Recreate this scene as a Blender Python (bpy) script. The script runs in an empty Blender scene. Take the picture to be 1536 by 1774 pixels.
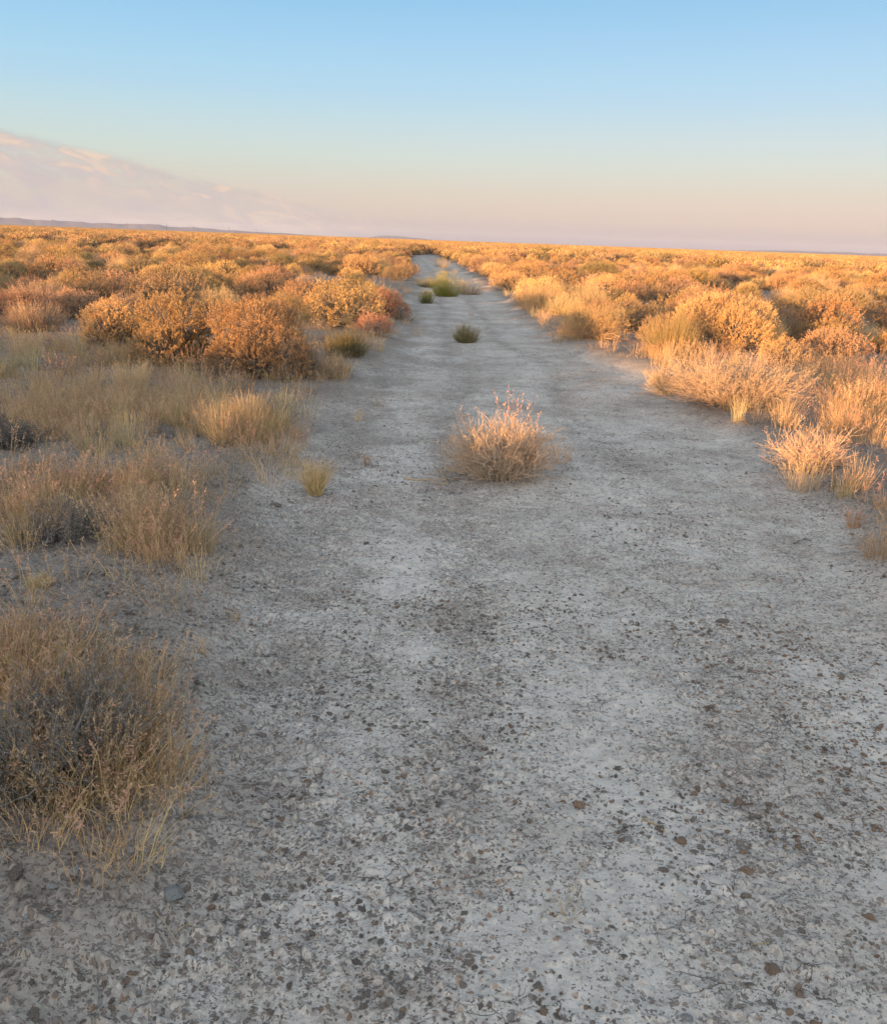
import bpy, math
import numpy as np
from mathutils import Matrix, Vector

# ------------------------------------------------------------------ camera, sky, sun, exposure
W0, H0, F0 = 1536.0, 1774.0, 1507.0
PITCH, ROLL, CAMH = math.radians(17.35), math.radians(2.05), 1.62
scene = bpy.context.scene
COL = scene.collection
Rm = Matrix.Rotation(math.pi / 2 - PITCH, 3, 'X') @ Matrix.Rotation(ROLL, 3, 'Z')
cam = bpy.data.cameras.new('camera')
cam.sensor_fit = 'HORIZONTAL'
cam.sensor_width = 36.0
cam.lens = 36.0 * F0 / W0
cam.clip_start = 0.05
cam.clip_end = 60000
camo = bpy.data.objects.new('camera', cam)
camo.matrix_world = Matrix.Translation((0, 0, CAMH)) @ Rm.to_4x4()
COL.objects.link(camo)
scene.camera = camo
RN = np.array(Rm)

SUN_EL, SUN_AZ = math.radians(3.5), math.radians(218)      # azimuth the light comes from (clockwise from +Y): behind, to the left
sun_from = Vector((math.sin(SUN_AZ) * math.cos(SUN_EL), math.cos(SUN_AZ) * math.cos(SUN_EL), math.sin(SUN_EL)))
sl = bpy.data.lights.new('sun', 'SUN')
sl.energy = 5.0
sl.angle = math.radians(0.5)
sl.color = (1.0, 0.54, 0.21)
so = bpy.data.objects.new('sun', sl)
so.rotation_euler = sun_from.to_track_quat('Z', 'Y').to_euler()
so.location = (-20, -30, 20)
COL.objects.link(so)

EXPO = 1.8
vs = scene.view_settings
scene.display_settings.display_device = 'sRGB'
vs.view_transform = 'Standard'
vs.look = 'None'
vs.exposure = EXPO
vs.gamma = 1.0
vs.use_curve_mapping = False
scene.cycles.max_bounces = 6
scene.cycles.diffuse_bounces = 3
scene.cycles.transmission_bounces = 4
scene.cycles.volume_bounces = 0
scene.cycles.transparent_max_bounces = 8
scene.cycles.use_adaptive_sampling = True
scene.cycles.adaptive_threshold = 0.012


def s2l(c):
    return tuple(((v / 255.0 + 0.055) / 1.055) ** 2.4 if v > 10.3 else v / 255.0 / 12.92 for v in c)


class NT:
    """small helper for building node trees"""
    def __init__(self, tree):
        self.t = tree
        self.t.nodes.clear()

    def n(self, kind, **kw):
        nd = self.t.nodes.new(kind)
        for k, v in kw.items():
            setattr(nd, k, v)
        return nd

    def put(self, sock, val):
        if hasattr(val, 'is_output') or isinstance(val, bpy.types.NodeSocket):
            self.t.links.new(val, sock)
        elif isinstance(val, (tuple, list)) and len(val) == 3 and sock.type == 'RGBA':
            sock.default_value = (*val, 1)
        else:
            sock.default_value = val

    def math(self, op, a, b=0.0, c=None, clamp=False):
        m = self.n('ShaderNodeMath', operation=op, use_clamp=clamp)
        self.put(m.inputs[0], a)
        self.put(m.inputs[1], b)
        if c is not None:
            self.put(m.inputs[2], c)
        return m.outputs[0]

    def vmath(self, op, a, b=(0, 0, 0)):
        m = self.n('ShaderNodeVectorMath', operation=op)
        self.put(m.inputs[0], a)
        self.put(m.inputs[1], b)
        return m.outputs[0]

    def mix(self, f, a, b, blend='MIX'):
        m = self.n('ShaderNodeMix', data_type='RGBA', blend_type=blend)
        self.put(m.inputs[0], f)
        self.put(m.inputs[6], a)
        self.put(m.inputs[7], b)
        return m.outputs[2]

    def step(self, v, lo, hi):
        m = self.n('ShaderNodeMapRange', interpolation_type='SMOOTHSTEP')
        self.put(m.inputs[0], v)
        self.put(m.inputs[1], lo)
        self.put(m.inputs[2], hi)
        return m.outputs[0]

    def noise(self, vec, scale, detail=3.0, rough=0.55, dist=0.0):
        m = self.n('ShaderNodeTexNoise')
        self.put(m.inputs['Vector'], vec)
        m.inputs['Scale'].default_value = scale
        m.inputs['Detail'].default_value = detail
        m.inputs['Roughness'].default_value = rough
        m.inputs['Distortion'].default_value = dist
        return m.outputs[0]

    def ramp(self, f, stops):
        m = self.n('ShaderNodeValToRGB')
        self.put(m.inputs[0], f)
        el = m.color_ramp.elements
        el[0].position, el[0].color = stops[0][0], (*stops[0][1], 1)
        el[1].position, el[1].color = stops[-1][0], (*stops[-1][1], 1)
        for p, c in stops[1:-1]:
            e = el.new(p)
            e.color = (*c, 1)
        return m.outputs[0]


world = bpy.data.worlds.new('World')
scene.world = world
world.use_nodes = True
N = NT(world.node_tree)
sky = N.n('ShaderNodeTexSky', sky_type='NISHITA', sun_disc=False)
sky.sun_elevation = SUN_EL
sky.sun_rotation = SUN_AZ
sky.altitude = 1300
sky.dust_density = 1.0
geo = N.n('ShaderNodeTexCoord')
dirv = N.vmath('NORMALIZE', geo.outputs['Generated'])
sep = N.n('ShaderNodeSeparateXYZ')
N.put(sep.inputs[0], dirv)
el_deg = N.math('MULTIPLY', N.math('ARCSINE', sep.outputs[2]), 57.2958)
az_deg = N.math('MULTIPLY', N.math('ARCTAN2', sep.outputs[0], sep.outputs[1]), 57.2958)   # + to the right of +Y
f = N.math('DIVIDE', el_deg, 90.0, clamp=True)
K = 2 ** (-EXPO)
stops = [(0.0, (166, 164, 178)), (0.3, (178, 174, 184)), (0.9, (202, 189, 187)), (1.4, (217, 201, 190)), (2.3, (224, 210, 195)), (3.3, (222, 217, 203)),
         (4.7, (215, 225, 217)), (6.0, (207, 225, 228)), (7.2, (196, 224, 235)), (8.0, (188, 221, 240)), (9.4, (178, 219, 243)), (11.0, (168, 213, 244)),
         (13.2, (151, 204, 240)), (24, (158, 194, 224)), (45, (158, 182, 210)), (90, (140, 164, 196))]
rampc = N.ramp(f, [(e / 90.0, tuple(v * K for v in s2l(c))) for e, c in stops])
# the sky is a little deeper to the left, a little lighter to the right
azf = N.step(az_deg, -32.0, 32.0)
rampc = N.mix(azf, N.mix(1.0, rampc, (0.90, 0.955, 0.965), 'MULTIPLY'), N.mix(1.0, rampc, (1.05, 1.0, 0.99), 'MULTIPLY'))
# low cloud bank to the left: its upper edge slopes down to the right
cv = N.n('ShaderNodeCombineXYZ')
N.put(cv.inputs[0], az_deg)
N.put(cv.inputs[1], N.math('MULTIPLY_ADD', az_deg, 0.45, N.math('MULTIPLY', el_deg, 3.0)))
cn = N.noise(cv.outputs[0], 0.22, 6.0, 0.6, 0.5)
cn2 = N.noise(cv.outputs[0], 0.42, 6.0, 0.62, 0.9)
edge = N.math('ADD', N.math('MULTIPLY_ADD', N.math('ADD', az_deg, 27.5), -0.195, 5.55), N.math('MULTIPLY_ADD', cn, 1.3, -0.65))
below = N.math('SUBTRACT', edge, el_deg)
cmask = N.math('MULTIPLY', N.step(below, 0.0, 0.55), N.step(az_deg, -1.0, -13.0))
hot = N.math('MULTIPLY', N.step(cn2, 0.47, 0.66), N.step(below, 3.2, 0.1))
rim = N.math('MULTIPLY', N.step(below, 0.0, 0.12), N.step(below, 0.75, 0.25))
cl_lo = tuple(v * K for v in s2l((196, 188, 194)))
cl_mid = tuple(v * K for v in s2l((208, 198, 192)))
cl_hi = tuple(v * K for v in s2l((240, 212, 190)))
ccol = N.mix(N.step(cn, 0.35, 0.62), cl_lo, cl_mid)
ccol = N.mix(N.math('MULTIPLY', rim, 0.6), ccol, tuple(v * K for v in s2l((184, 178, 184))))
ccol = N.mix(hot, ccol, cl_hi)
dens = N.math('MULTIPLY', cmask, N.math('MULTIPLY_ADD', N.step(cn2, 0.36, 0.58), 0.62, 0.32), clamp=True)
viscol = N.mix(dens, rampc, ccol)
# unseen sky behind the viewer: same gradient brightened warm as fill, physical sky added
skyc = N.mix(1.0, sky.outputs[0], (0.12, 0.12, 0.12), 'MULTIPLY')
front = N.step(sep.outputs[1], -0.30, 0.25)
back = N.mix(1.0, N.mix(1.0, viscol, (2.5, 1.92, 1.48), 'MULTIPLY'), skyc, 'ADD')
final = N.mix(front, back, viscol)
bg = N.n('ShaderNodeBackground')
N.put(bg.inputs[0], final)
bg.inputs[1].default_value = 1.0
wo = N.n('ShaderNodeOutputWorld')
N.put(wo.inputs[0], bg.outputs[0])


# ------------------------------------------------------------------ helpers: pixel of the photo -> point on the ground
def ground_at(px, py, z=0.0):
    v = RN @ np.array([(px - W0 / 2) / F0, -(py - H0 / 2) / F0, -1.0])
    t = (z - CAMH) / v[2]
    return np.array([v[0] * t, v[1] * t])


def vn(x, y, seed=0):
    """value noise 0..1"""
    xi = np.floor(x).astype(np.int64); yi = np.floor(y).astype(np.int64)
    fx = x - xi; fy = y - yi
    fx = fx * fx * (3 - 2 * fx); fy = fy * fy * (3 - 2 * fy)

    def h(a, b):
        n = (a * 374761393 + b * 668265263 + seed * 1442695041) & 0xFFFFFFFF
        n = ((n ^ (n >> 13)) * 1274126177) & 0xFFFFFFFF
        return ((n ^ (n >> 16)) & 0xFFFF) / 65535.0
    return (h(xi, yi) * (1 - fx) + h(xi + 1, yi) * fx) * (1 - fy) + (h(xi, yi + 1) * (1 - fx) + h(xi + 1, yi + 1) * fx) * fy


def fbm(x, y, sc, octv=4, seed=0, gain=0.5):
    s = 0.0; a = 1.0; tot = 0.0
    for k in range(octv):
        s = s + a * vn(x * sc * 2 ** k + 17.3 * k, y * sc * 2 ** k - 9.1 * k, seed + k)
        tot += a; a *= gain
    return s / tot


def sstep(v, lo, hi):
    t = np.clip((v - lo) / (hi - lo), 0, 1)
    return t * t * (3 - 2 * t)


LE = [(60, 1774), (215, 1600), (300, 1450), (330, 1250), (345, 1050), (400, 900), (510, 770), (570, 680), (640, 620), (690, 560), (712, 510), (716, 480), (712, 456), (706, 441), (700, 433)]
RE = [(1950, 1774), (1850, 1400), (1700, 1150), (1530, 960), (1390, 800), (1225, 718), (1125, 645), (985, 600), (900, 545), (858, 510), (828, 482), (792, 460), (752, 442), (728, 434)]
LE = np.array([ground_at(*p) for p in LE]); RE = np.array([ground_at(*p) for p in RE])
LE = LE[np.argsort(LE[:, 1])]; RE = RE[np.argsort(RE[:, 1])]


def edges(y):
    return np.interp(y, LE[:, 1], LE[:, 0]), np.interp(y, RE[:, 1], RE[:, 0])


def track(x, y):
    """1 on the bare two-track, 0 in the brush"""
    l, r = edges(y)
    wob = (fbm(x, y, 0.9, 3, 5) - 0.5) * 0.9
    d = np.minimum(x - l, r - x) + wob * np.clip(0.25 + y / 25.0, 0.25, 1)
    fade = 1 - sstep(y, 75, 120)
    return sstep(d, -0.25, 0.35) * fade


def hgt(x, y):
    x = np.asarray(x, float); y = np.asarray(y, float)
    t = track(x, y)
    z = (1 - t) * (0.05 + 0.07 * fbm(x, y, 0.45, 3, 11))
    z = z + (fbm(x, y, 0.05, 3, 21) - 0.5) * 0.25 * sstep(np.hypot(x, y), 12, 60)
    m = np.exp(-(((x + 1.9) / 0.75) ** 2 + ((y - 3.3) / 0.9) ** 2)) * 0.10
    m2 = np.exp(-(((x + 1.5) / 0.55) ** 2 + ((y - 1.9) / 0.6) ** 2)) * 0.05
    return z + m + m2


def H(x, y):
    return float(hgt(np.array([x]), np.array([y]))[0])


# ------------------------------------------------------------------ object helpers
def link(o):
    COL.objects.link(o)
    return o


def tag(o, label=None, cat=None, group=None, kind=None):
    for k, v in (('label', label), ('category', cat), ('group', group), ('kind', kind)):
        if v:
            o[k] = v
    return o


def empty(name, x, y, z, rz=0.0, sc=(1, 1, 1)):
    o = bpy.data.objects.new(name, None)
    o.empty_display_size = 0.1
    o.location = (x, y, z)
    o.rotation_euler = (0, 0, rz)
    o.scale = sc
    return link(o)


def mesh_from(name, V, Q, mats, smooth=True, midx=None):
    me = bpy.data.meshes.new(name)
    nv, nf = len(V), len(Q)
    k = Q.shape[1]
    me.vertices.add(nv)
    me.vertices.foreach_set('co', V.astype(np.float32).ravel())
    me.loops.add(nf * k)
    me.loops.foreach_set('vertex_index', Q.astype(np.int32).ravel())
    me.polygons.add(nf)
    me.polygons.foreach_set('loop_start', (np.arange(nf) * k).astype(np.int32))
    me.polygons.foreach_set('use_smooth', np.full(nf, smooth))
    for m in mats:
        me.materials.append(m)
    if midx is not None:
        me.polygons.foreach_set('material_index', midx.astype(np.int32))
    me.update(calc_edges=True)
    return me


def merged(name, meshes):
    """one mesh holding branches and foliage, materials kept"""
    Vs, Qs, Ms, mats, n = [], [], [], [], 0
    for me in meshes:
        v = np.empty(len(me.vertices) * 3, np.float32); me.vertices.foreach_get('co', v)
        q = np.empty(len(me.loops), np.int32); me.loops.foreach_get('vertex_index', q)
        Vs.append(v.reshape(-1, 3)); Qs.append(q.reshape(-1, 4) + n); n += len(v) // 3
        Ms.append(np.full(len(q) // 4, len(mats))); mats.append(me.materials[0])
    return mesh_from(name, np.concatenate(Vs), np.concatenate(Qs), mats, False, np.concatenate(Ms))


class MB:
    """gathers sticks, blades and leaves; build() makes ONE mesh of them"""
    def __init__(self):
        self.V = []; self.Q = []; self.n = 0

    def add(self, V, Q):
        self.V.append(V.reshape(-1, 3)); self.Q.append(Q.reshape(-1, 4) + self.n); self.n += V.size // 3

    def tubes(self, P, R, s=3):
        Nn, Kk, _ = P.shape
        T = np.gradient(P, axis=1)
        T /= np.linalg.norm(T, axis=2, keepdims=True) + 1e-9
        ref = np.where(np.abs(T[..., 2:3]) > 0.9, np.array([1.0, 0, 0]), np.array([0, 0, 1.0]))
        A = np.cross(T, ref); A /= np.linalg.norm(A, axis=2, keepdims=True) + 1e-9
        B = np.cross(T, A)
        ang = np.arange(s) * 2 * np.pi / s
        V = P[:, :, None, :] + R[:, :, None, None] * (np.cos(ang)[None, None, :, None] * A[:, :, None, :] + np.sin(ang)[None, None, :, None] * B[:, :, None, :])
        idx = np.arange(Nn * Kk * s).reshape(Nn, Kk, s)
        a = idx[:, :-1, :]; b = idx[:, 1:, :]
        Q = np.stack([a, np.roll(a, -1, 2), np.roll(b, -1, 2), b], -1)
        self.add(V, Q)

    def ribbons(self, P, Wd, rng):
        Nn, Kk, _ = P.shape
        an = rng.uniform(0, 2 * np.pi, Nn)
        S = np.stack([np.cos(an), np.sin(an), rng.uniform(-.3, .3, Nn)], 1)[:, None, :]
        V = np.stack([P - S * Wd[:, :, None] / 2, P + S * Wd[:, :, None] / 2], 2)
        idx = np.arange(Nn * Kk * 2).reshape(Nn, Kk, 2)
        Q = np.stack([idx[:, :-1, 0], idx[:, :-1, 1], idx[:, 1:, 1], idx[:, 1:, 0]], -1)
        self.add(V, Q)

    def leaves(self, pos, d, L, Wd, rng):
        n = len(pos)
        d = d / (np.linalg.norm(d, axis=1, keepdims=True) + 1e-9)
        r = rng.normal(size=(n, 3))
        s = np.cross(d, r); s /= np.linalg.norm(s, axis=1, keepdims=True) + 1e-9
        L = np.broadcast_to(L, n)[:, None]; Wd = np.broadcast_to(Wd, n)[:, None]
        mid = pos + d * L * 0.5
        V = np.stack([pos, mid + s * Wd / 2, pos + d * L, mid - s * Wd / 2], 1)
        self.add(V, np.arange(n * 4).reshape(n, 4))

    def build(self, name, mats):
        V = np.concatenate(self.V); Q = np.concatenate(self.Q)
        return mesh_from(name, V, Q, mats if isinstance(mats, list) else [mats], smooth=False)


def part(name, me, parent, label=None):
    o = bpy.data.objects.new(name, me)
    o.parent = parent
    link(o)
    if label:
        o['label'] = label
    return o


# ------------------------------------------------------------------ materials
def plant_mat(name, c1, c2, c3=None, scale=6.0, trans=0.25, rand=0.18, rough=0.8):
    m = bpy.data.materials.new(name)
    m.use_nodes = True
    M = NT(m.node_tree)
    tc = M.n('ShaderNodeTexCoord')
    oi = M.n('ShaderNodeObjectInfo')
    off = M.vmath('ADD', tc.outputs['Object'], M.vmath('SCALE', (1, 1, 1)))
    n1 = M.noise(off, scale, 3.0)
    col = M.mix(M.step(n1, 0.35, 0.65), c1, c2)
    if c3:
        n2 = M.noise(off, scale * 6, 2.0)
        col = M.mix(M.math('MULTIPLY', M.step(n2, 0.5, 0.68), 0.8), col, c3)
    hs = M.n('ShaderNodeHueSaturation')
    M.put(hs.inputs['Color'], col)
    M.put(hs.inputs['Hue'], M.math('MULTIPLY_ADD', oi.outputs['Random'], 0.035, 0.4825))
    M.put(hs.inputs['Value'], M.math('MULTIPLY_ADD', M.math('FRACT', M.math('MULTIPLY', oi.outputs['Random'], 7.31)), 2 * rand, 1 - rand))
    d = M.n('ShaderNodeBsdfDiffuse')
    M.put(d.inputs[0], hs.outputs[0])
    d.inputs[1].default_value = 0.5
    t = M.n('ShaderNodeBsdfTranslucent')
    M.put(t.inputs[0], hs.outputs[0])
    mx = M.n('ShaderNodeMixShader')
    mx.inputs[0].default_value = trans
    M.put(mx.inputs[1], d.outputs[0]); M.put(mx.inputs[2], t.outputs[0])
    o = M.n('ShaderNodeOutputMaterial')
    M.put(o.inputs[0], mx.outputs[0])
    return m


GOLD = plant_mat('golden_leaf', (0.60, 0.39, 0.16), (0.46, 0.28, 0.12), (0.54, 0.36, 0.24), 5, 0.2, 0.3)
RUST = plant_mat('rust_leaf', (0.48, 0.29, 0.16), (0.34, 0.21, 0.13), (0.48, 0.34, 0.25), 5, 0.2, 0.3)
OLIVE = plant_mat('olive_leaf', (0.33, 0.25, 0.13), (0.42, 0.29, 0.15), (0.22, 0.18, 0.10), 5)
PALE = plant_mat('pale_straw', (0.55, 0.42, 0.25), (0.44, 0.32, 0.18), (0.64, 0.50, 0.33), 18)
STRAW = plant_mat('dry_grass', (0.64, 0.44, 0.25), (0.44, 0.29, 0.155), (0.70, 0.52, 0.34), 22, 0.3, 0.35)
ORANGE = plant_mat('orange_grass', (0.54, 0.37, 0.19), (0.38, 0.24, 0.12), (0.60, 0.45, 0.28), 22, 0.3, 0.35)
PINK = plant_mat('pink_seed', (0.60, 0.36, 0.24), (0.50, 0.33, 0.20), (0.66, 0.42, 0.31), 8, 0.35)
REDL = plant_mat('red_leaf', (0.50, 0.20, 0.12), (0.40, 0.22, 0.13), (0.55, 0.26, 0.17), 5)
DKGREEN = plant_mat('grey_green_stem', (0.15, 0.14, 0.075), (0.20, 0.17, 0.09), None, 6)
YGREEN = plant_mat('yellow_green', (0.26, 0.25, 0.06), (0.34, 0.27, 0.08), None, 6)
YELLOW = plant_mat('yellow_flower', (0.60, 0.46, 0.04), (0.50, 0.42, 0.05), None, 9)
BARK = plant_mat('grey_bark', (0.13, 0.10, 0.08), (0.20, 0.16, 0.13), None, 8, 0.0)
TWIG = plant_mat('tan_twig', (0.42, 0.31, 0.22), (0.32, 0.235, 0.165), (0.52, 0.40, 0.29), 8, 0.0)
GREYTWIG = plant_mat('grey_twig', (0.22, 0.19, 0.17), (0.13, 0.11, 0.10), (0.34, 0.30, 0.26), 8, 0.0)


# ------------------------------------------------------------------ plant generators
def unit(v):
    return v / (np.linalg.norm(v, axis=-1, keepdims=True) + 1e-9)


def curve(a, b, K, rng, sag=0.12, up=0.0):
    """N polylines from a to b with a bow and a wiggle"""
    t = np.linspace(0, 1, K)[None, :, None]
    L = np.linalg.norm(b - a, axis=1)[:, None, None]
    P = a[:, None, :] * (1 - t) + b[:, None, :] * t
    bow = unit(rng.normal(size=a.shape))[:, None, :] * L * sag
    P = P + bow * (t * (1 - t) * 4)
    P = P + rng.normal(size=P.shape) * L * 0.022 * (t > 0)
    P[..., 2] += (up * L * (t * (1 - t) * 4))[..., 0]
    P[..., 2] = np.maximum(P[..., 2], -0.02)
    return P


def sage(seed, R=0.6, Hh=0.75, lobes=15, sprigs=1100, nl=20, leafL=0.019, leafW=0.0065, sl=0.10, low=-0.6, fine=1.0):
    """leafy shrub: woody limbs -> lobes -> upright sprigs set with small leaves"""
    rng = np.random.default_rng(seed)
    a = rng.uniform(0, 2 * np.pi, lobes)
    r = R * np.sqrt(rng.uniform(0.02, 1, lobes)) * 0.68
    lr = rng.uniform(0.24, 0.40, lobes) * min(R, 0.75) * 1.05
    cx, cy = r * np.cos(a), r * np.sin(a)
    top = Hh * (1 - 0.38 * (r / R) ** 2) * rng.uniform(0.78, 1.02, lobes)
    cz = np.maximum(top - lr * 0.95 - sl * 0.4, lr * 0.55)
    lowl = rng.uniform(size=lobes) < 0.42
    cz = np.where(lowl, lr * 0.5 + (cz - lr * 0.5) * rng.uniform(0.0, 0.55, lobes), cz)
    cx = np.where(lowl, cx * 1.12, cx); cy = np.where(lowl, cy * 1.12, cy)
    C = np.stack([cx, cy, cz], 1)
    per = np.maximum((lr ** 2 / np.sum(lr ** 2) * sprigs).astype(int), 8)
    pts = []; out = []
    for i in range(lobes):
        u = unit(rng.normal(size=(per[i] * 3, 3)))
        u = u[u[:, 2] > low][:per[i]]
        p = C[i] + u * lr[i] * rng.uniform(0.72, 1.05, (len(u), 1)) * np.array([1, 1, 0.95])
        dd = np.linalg.norm((p[:, None, :] - C[None]) / lr[None, :, None], axis=2)
        dd[:, i] = 9
        keep = (dd.min(1) > 0.72) & (p[:, 2] > 0.03)
        pts.append(p[keep]); out.append(u[keep])
    p = np.concatenate(pts); u = np.concatenate(out)
    d = unit(u * 0.75 + np.array([0, 0, 0.65]) + rng.normal(size=u.shape) * 0.28)
    L = sl * rng.uniform(0.55, 1.35, len(p))
    tip = p + d * L[:, None]
    F = MB(); B = MB()
    tw = curve(p, tip, 3, rng, 0.06)
    B.tubes(tw, np.tile(np.array([0.0022, 0.0018, 0.0008]) * fine, (len(p), 1)))
    t = rng.uniform(0.1, 1.05, (len(p), nl))
    lp = p[:, None, :] + (tip - p)[:, None, :] * t[..., None] + rng.normal(size=(len(p), nl, 3)) * 0.004 * fine
    ld = d[:, None, :] * 0.75 + rng.normal(size=lp.shape) * 0.6
    F.leaves(lp.reshape(-1, 3), ld.reshape(-1, 3), leafL * rng.uniform(0.6, 1.3, lp.shape[0] * nl), leafW * rng.uniform(0.7, 1.3, lp.shape[0] * nl), rng)
    # limbs
    base = rng.normal(size=(lobes, 3)) * np.array([0.05, 0.05, 0]) + np.array([0, 0, -0.02])
    limb = curve(base, C, 6, rng, 0.13)
    rb = np.linspace(0.017, 0.006, 6)[None] * rng.uniform(0.7, 1.2, (lobes, 1)) * min(1, R / 0.5)
    B.tubes(limb, rb, 5)
    k = min(len(p), 300)
    sel = rng.choice(len(p), k, replace=False)
    li = np.argmin(np.linalg.norm(p[sel][:, None, :] - C[None], axis=2), axis=1)
    st = limb[li, rng.integers(2, 6, k)]
    B.tubes(curve(st, p[sel], 5, rng, 0.12), np.tile(np.array([.005, .004, .0032, .0026, .002]) * fine, (k, 1)))
    return B, F


def twiggy(seed, R=0.4, Hh=0.45, stems=160, sub=7, r0=0.003, tips=True, tipL=0.012, low=0.02, tipfrac=1.0, tertiary=2, bow=0.13, foot=0.30, lump=1.0):
    """dry shrub of many thin curving, forking stems with seed tips"""
    rng = np.random.default_rng(seed)
    az = rng.uniform(0, 2 * np.pi, stems)
    el = np.arcsin(rng.uniform(low, 1, stems))
    sc = rng.uniform(0.65, 1.05, stems)
    sc = sc * (1.0 + lump * (0.14 * np.sin(az * 2 + seed) - 0.06 + 0.12 * np.sin(az * 5 + el * 6 + seed * 3) + 0.08 * np.sin(az * 11 + el * 9)))
    e = np.stack([np.cos(az) * np.cos(el) * R, np.sin(az) * np.cos(el) * R, np.sin(el) ** 0.8 * Hh], 1) * sc[:, None]
    base = np.stack([np.cos(az), np.sin(az), 0 * az], 1) * R * foot * rng.uniform(0, 1, (stems, 1))
    base[:, 2] = -0.01
    K1 = 7
    P = curve(base, e, K1, rng, bow, 0.07)
    B = MB(); T = MB()
    thick = np.where(rng.uniform(size=(stems, 1)) < 0.09, 2.6, 1.0)
    B.tubes(P, np.linspace(r0, r0 * 0.45, K1)[None] * rng.uniform(.7, 1.3, (stems, 1)) * thick, 4)
    cur, cl, rr = P, np.linalg.norm(e - base, axis=1), r0 * 0.6
    ends = [e]
    levels = [(sub, 0.42), (tertiary, 0.5)]
    for nsub, frac in levels:
        n = len(cur)
        idx = np.repeat(np.arange(n), nsub)
        j = rng.integers(2, cur.shape[1] - 0, len(idx))
        st = cur[idx, j]
        tdir = unit(cur[idx, -1] - cur[idx, 0])
        dr = unit(tdir * 0.9 + rng.normal(size=tdir.shape) * 0.5 + np.array([0, 0, 0.15]))
        ln = cl[idx] * frac * rng.uniform(0.4, 1.0, len(idx))
        en = st + dr * ln[:, None]
        en[:, 2] = np.maximum(en[:, 2], 0.01)
        Q = curve(st, en, 4, rng, 0.08)
        B.tubes(Q, np.tile(np.linspace(rr, rr * 0.4, 4), (len(idx), 1)))
        ends.append(en)
        cur, cl, rr = Q, ln, rr * 0.75
    if tips:
        en = np.concatenate(ends[1:])
        z = en[:, 2] / Hh
        keep = rng.uniform(size=len(en)) < tipfrac * sstep(z, 0.15, 0.75)
        en = en[keep]
        k = 4
        pp = np.repeat(en, k, 0) + rng.normal(size=(len(en) * k, 3)) * tipL * 0.5
        T.leaves(pp, rng.normal(size=pp.shape) + np.array([0, 0, 0.6]), tipL * rng.uniform(.6, 1.3, len(pp)), tipL * 0.4, rng)
    return B, T


def grass(seed, n=90, Hh=0.35, R=0.05, spread=0.35, droop=0.25, w=0.0022, head=True, headfrac=0.5, headL=0.009):
    rng = np.random.default_rng(seed)
    a = rng.uniform(0, 2 * np.pi, n)
    b = np.stack([np.cos(a), np.sin(a), 0 * a], 1) * R * np.sqrt(rng.uniform(0, 1, (n, 1)))
    b[:, 2] = -0.01
    a2 = a + rng.normal(size=n) * 0.6
    tilt = np.abs(rng.normal(size=n)) * spread
    L = Hh * rng.uniform(0.45, 1.05, n)
    K = 6
    t = np.linspace(0, 1, K)
    th = tilt[:, None] + droop * rng.uniform(0.2, 1.8, (n, 1)) * t[None] ** 1.6
    dl = L[:, None] / (K - 1)
    hz = np.cumsum(np.sin(th) * dl, 1); hz = np.concatenate([np.zeros((n, 1)), hz[:, :-1]], 1)
    vz = np.cumsum(np.cos(th) * dl, 1); vz = np.concatenate([np.zeros((n, 1)), vz[:, :-1]], 1)
    P = np.stack([b[:, :1] + np.cos(a2)[:, None] * hz, b[:, 1:2] + np.sin(a2)[:, None] * hz, b[:, 2:] + vz], 2)
    P = P + rng.normal(size=P.shape) * 0.006 * t[None, :, None]
    G = MB()
    G.ribbons(P, w * np.array([1, 1, .9, .75, .55, .25])[None] * rng.uniform(.6, 1.3, (n, 1)), rng)
    S = MB()
    if head:
        m = rng.uniform(size=n) < headfrac
        Q = P[m]
        k = 10
        tt = rng.uniform(0.62, 1.0, (len(Q), k))
        i0 = np.clip((tt * (K - 1)).astype(int), 0, K - 2)
        fr = tt * (K - 1) - i0
        ii = np.arange(len(Q))[:, None]
        pp = Q[ii, i0] * (1 - fr[..., None]) + Q[ii, i0 + 1] * fr[..., None]
        dr = (Q[:, -1] - Q[:, -2])[:, None, :] / (dl[m][:, :, None]) + rng.normal(size=pp.shape) * 0.55
        S.leaves(pp.reshape(-1, 3), dr.reshape(-1, 3), headL * rng.uniform(.7, 1.5, pp.shape[0] * k), headL * 0.3, rng)
    return G, S


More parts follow.
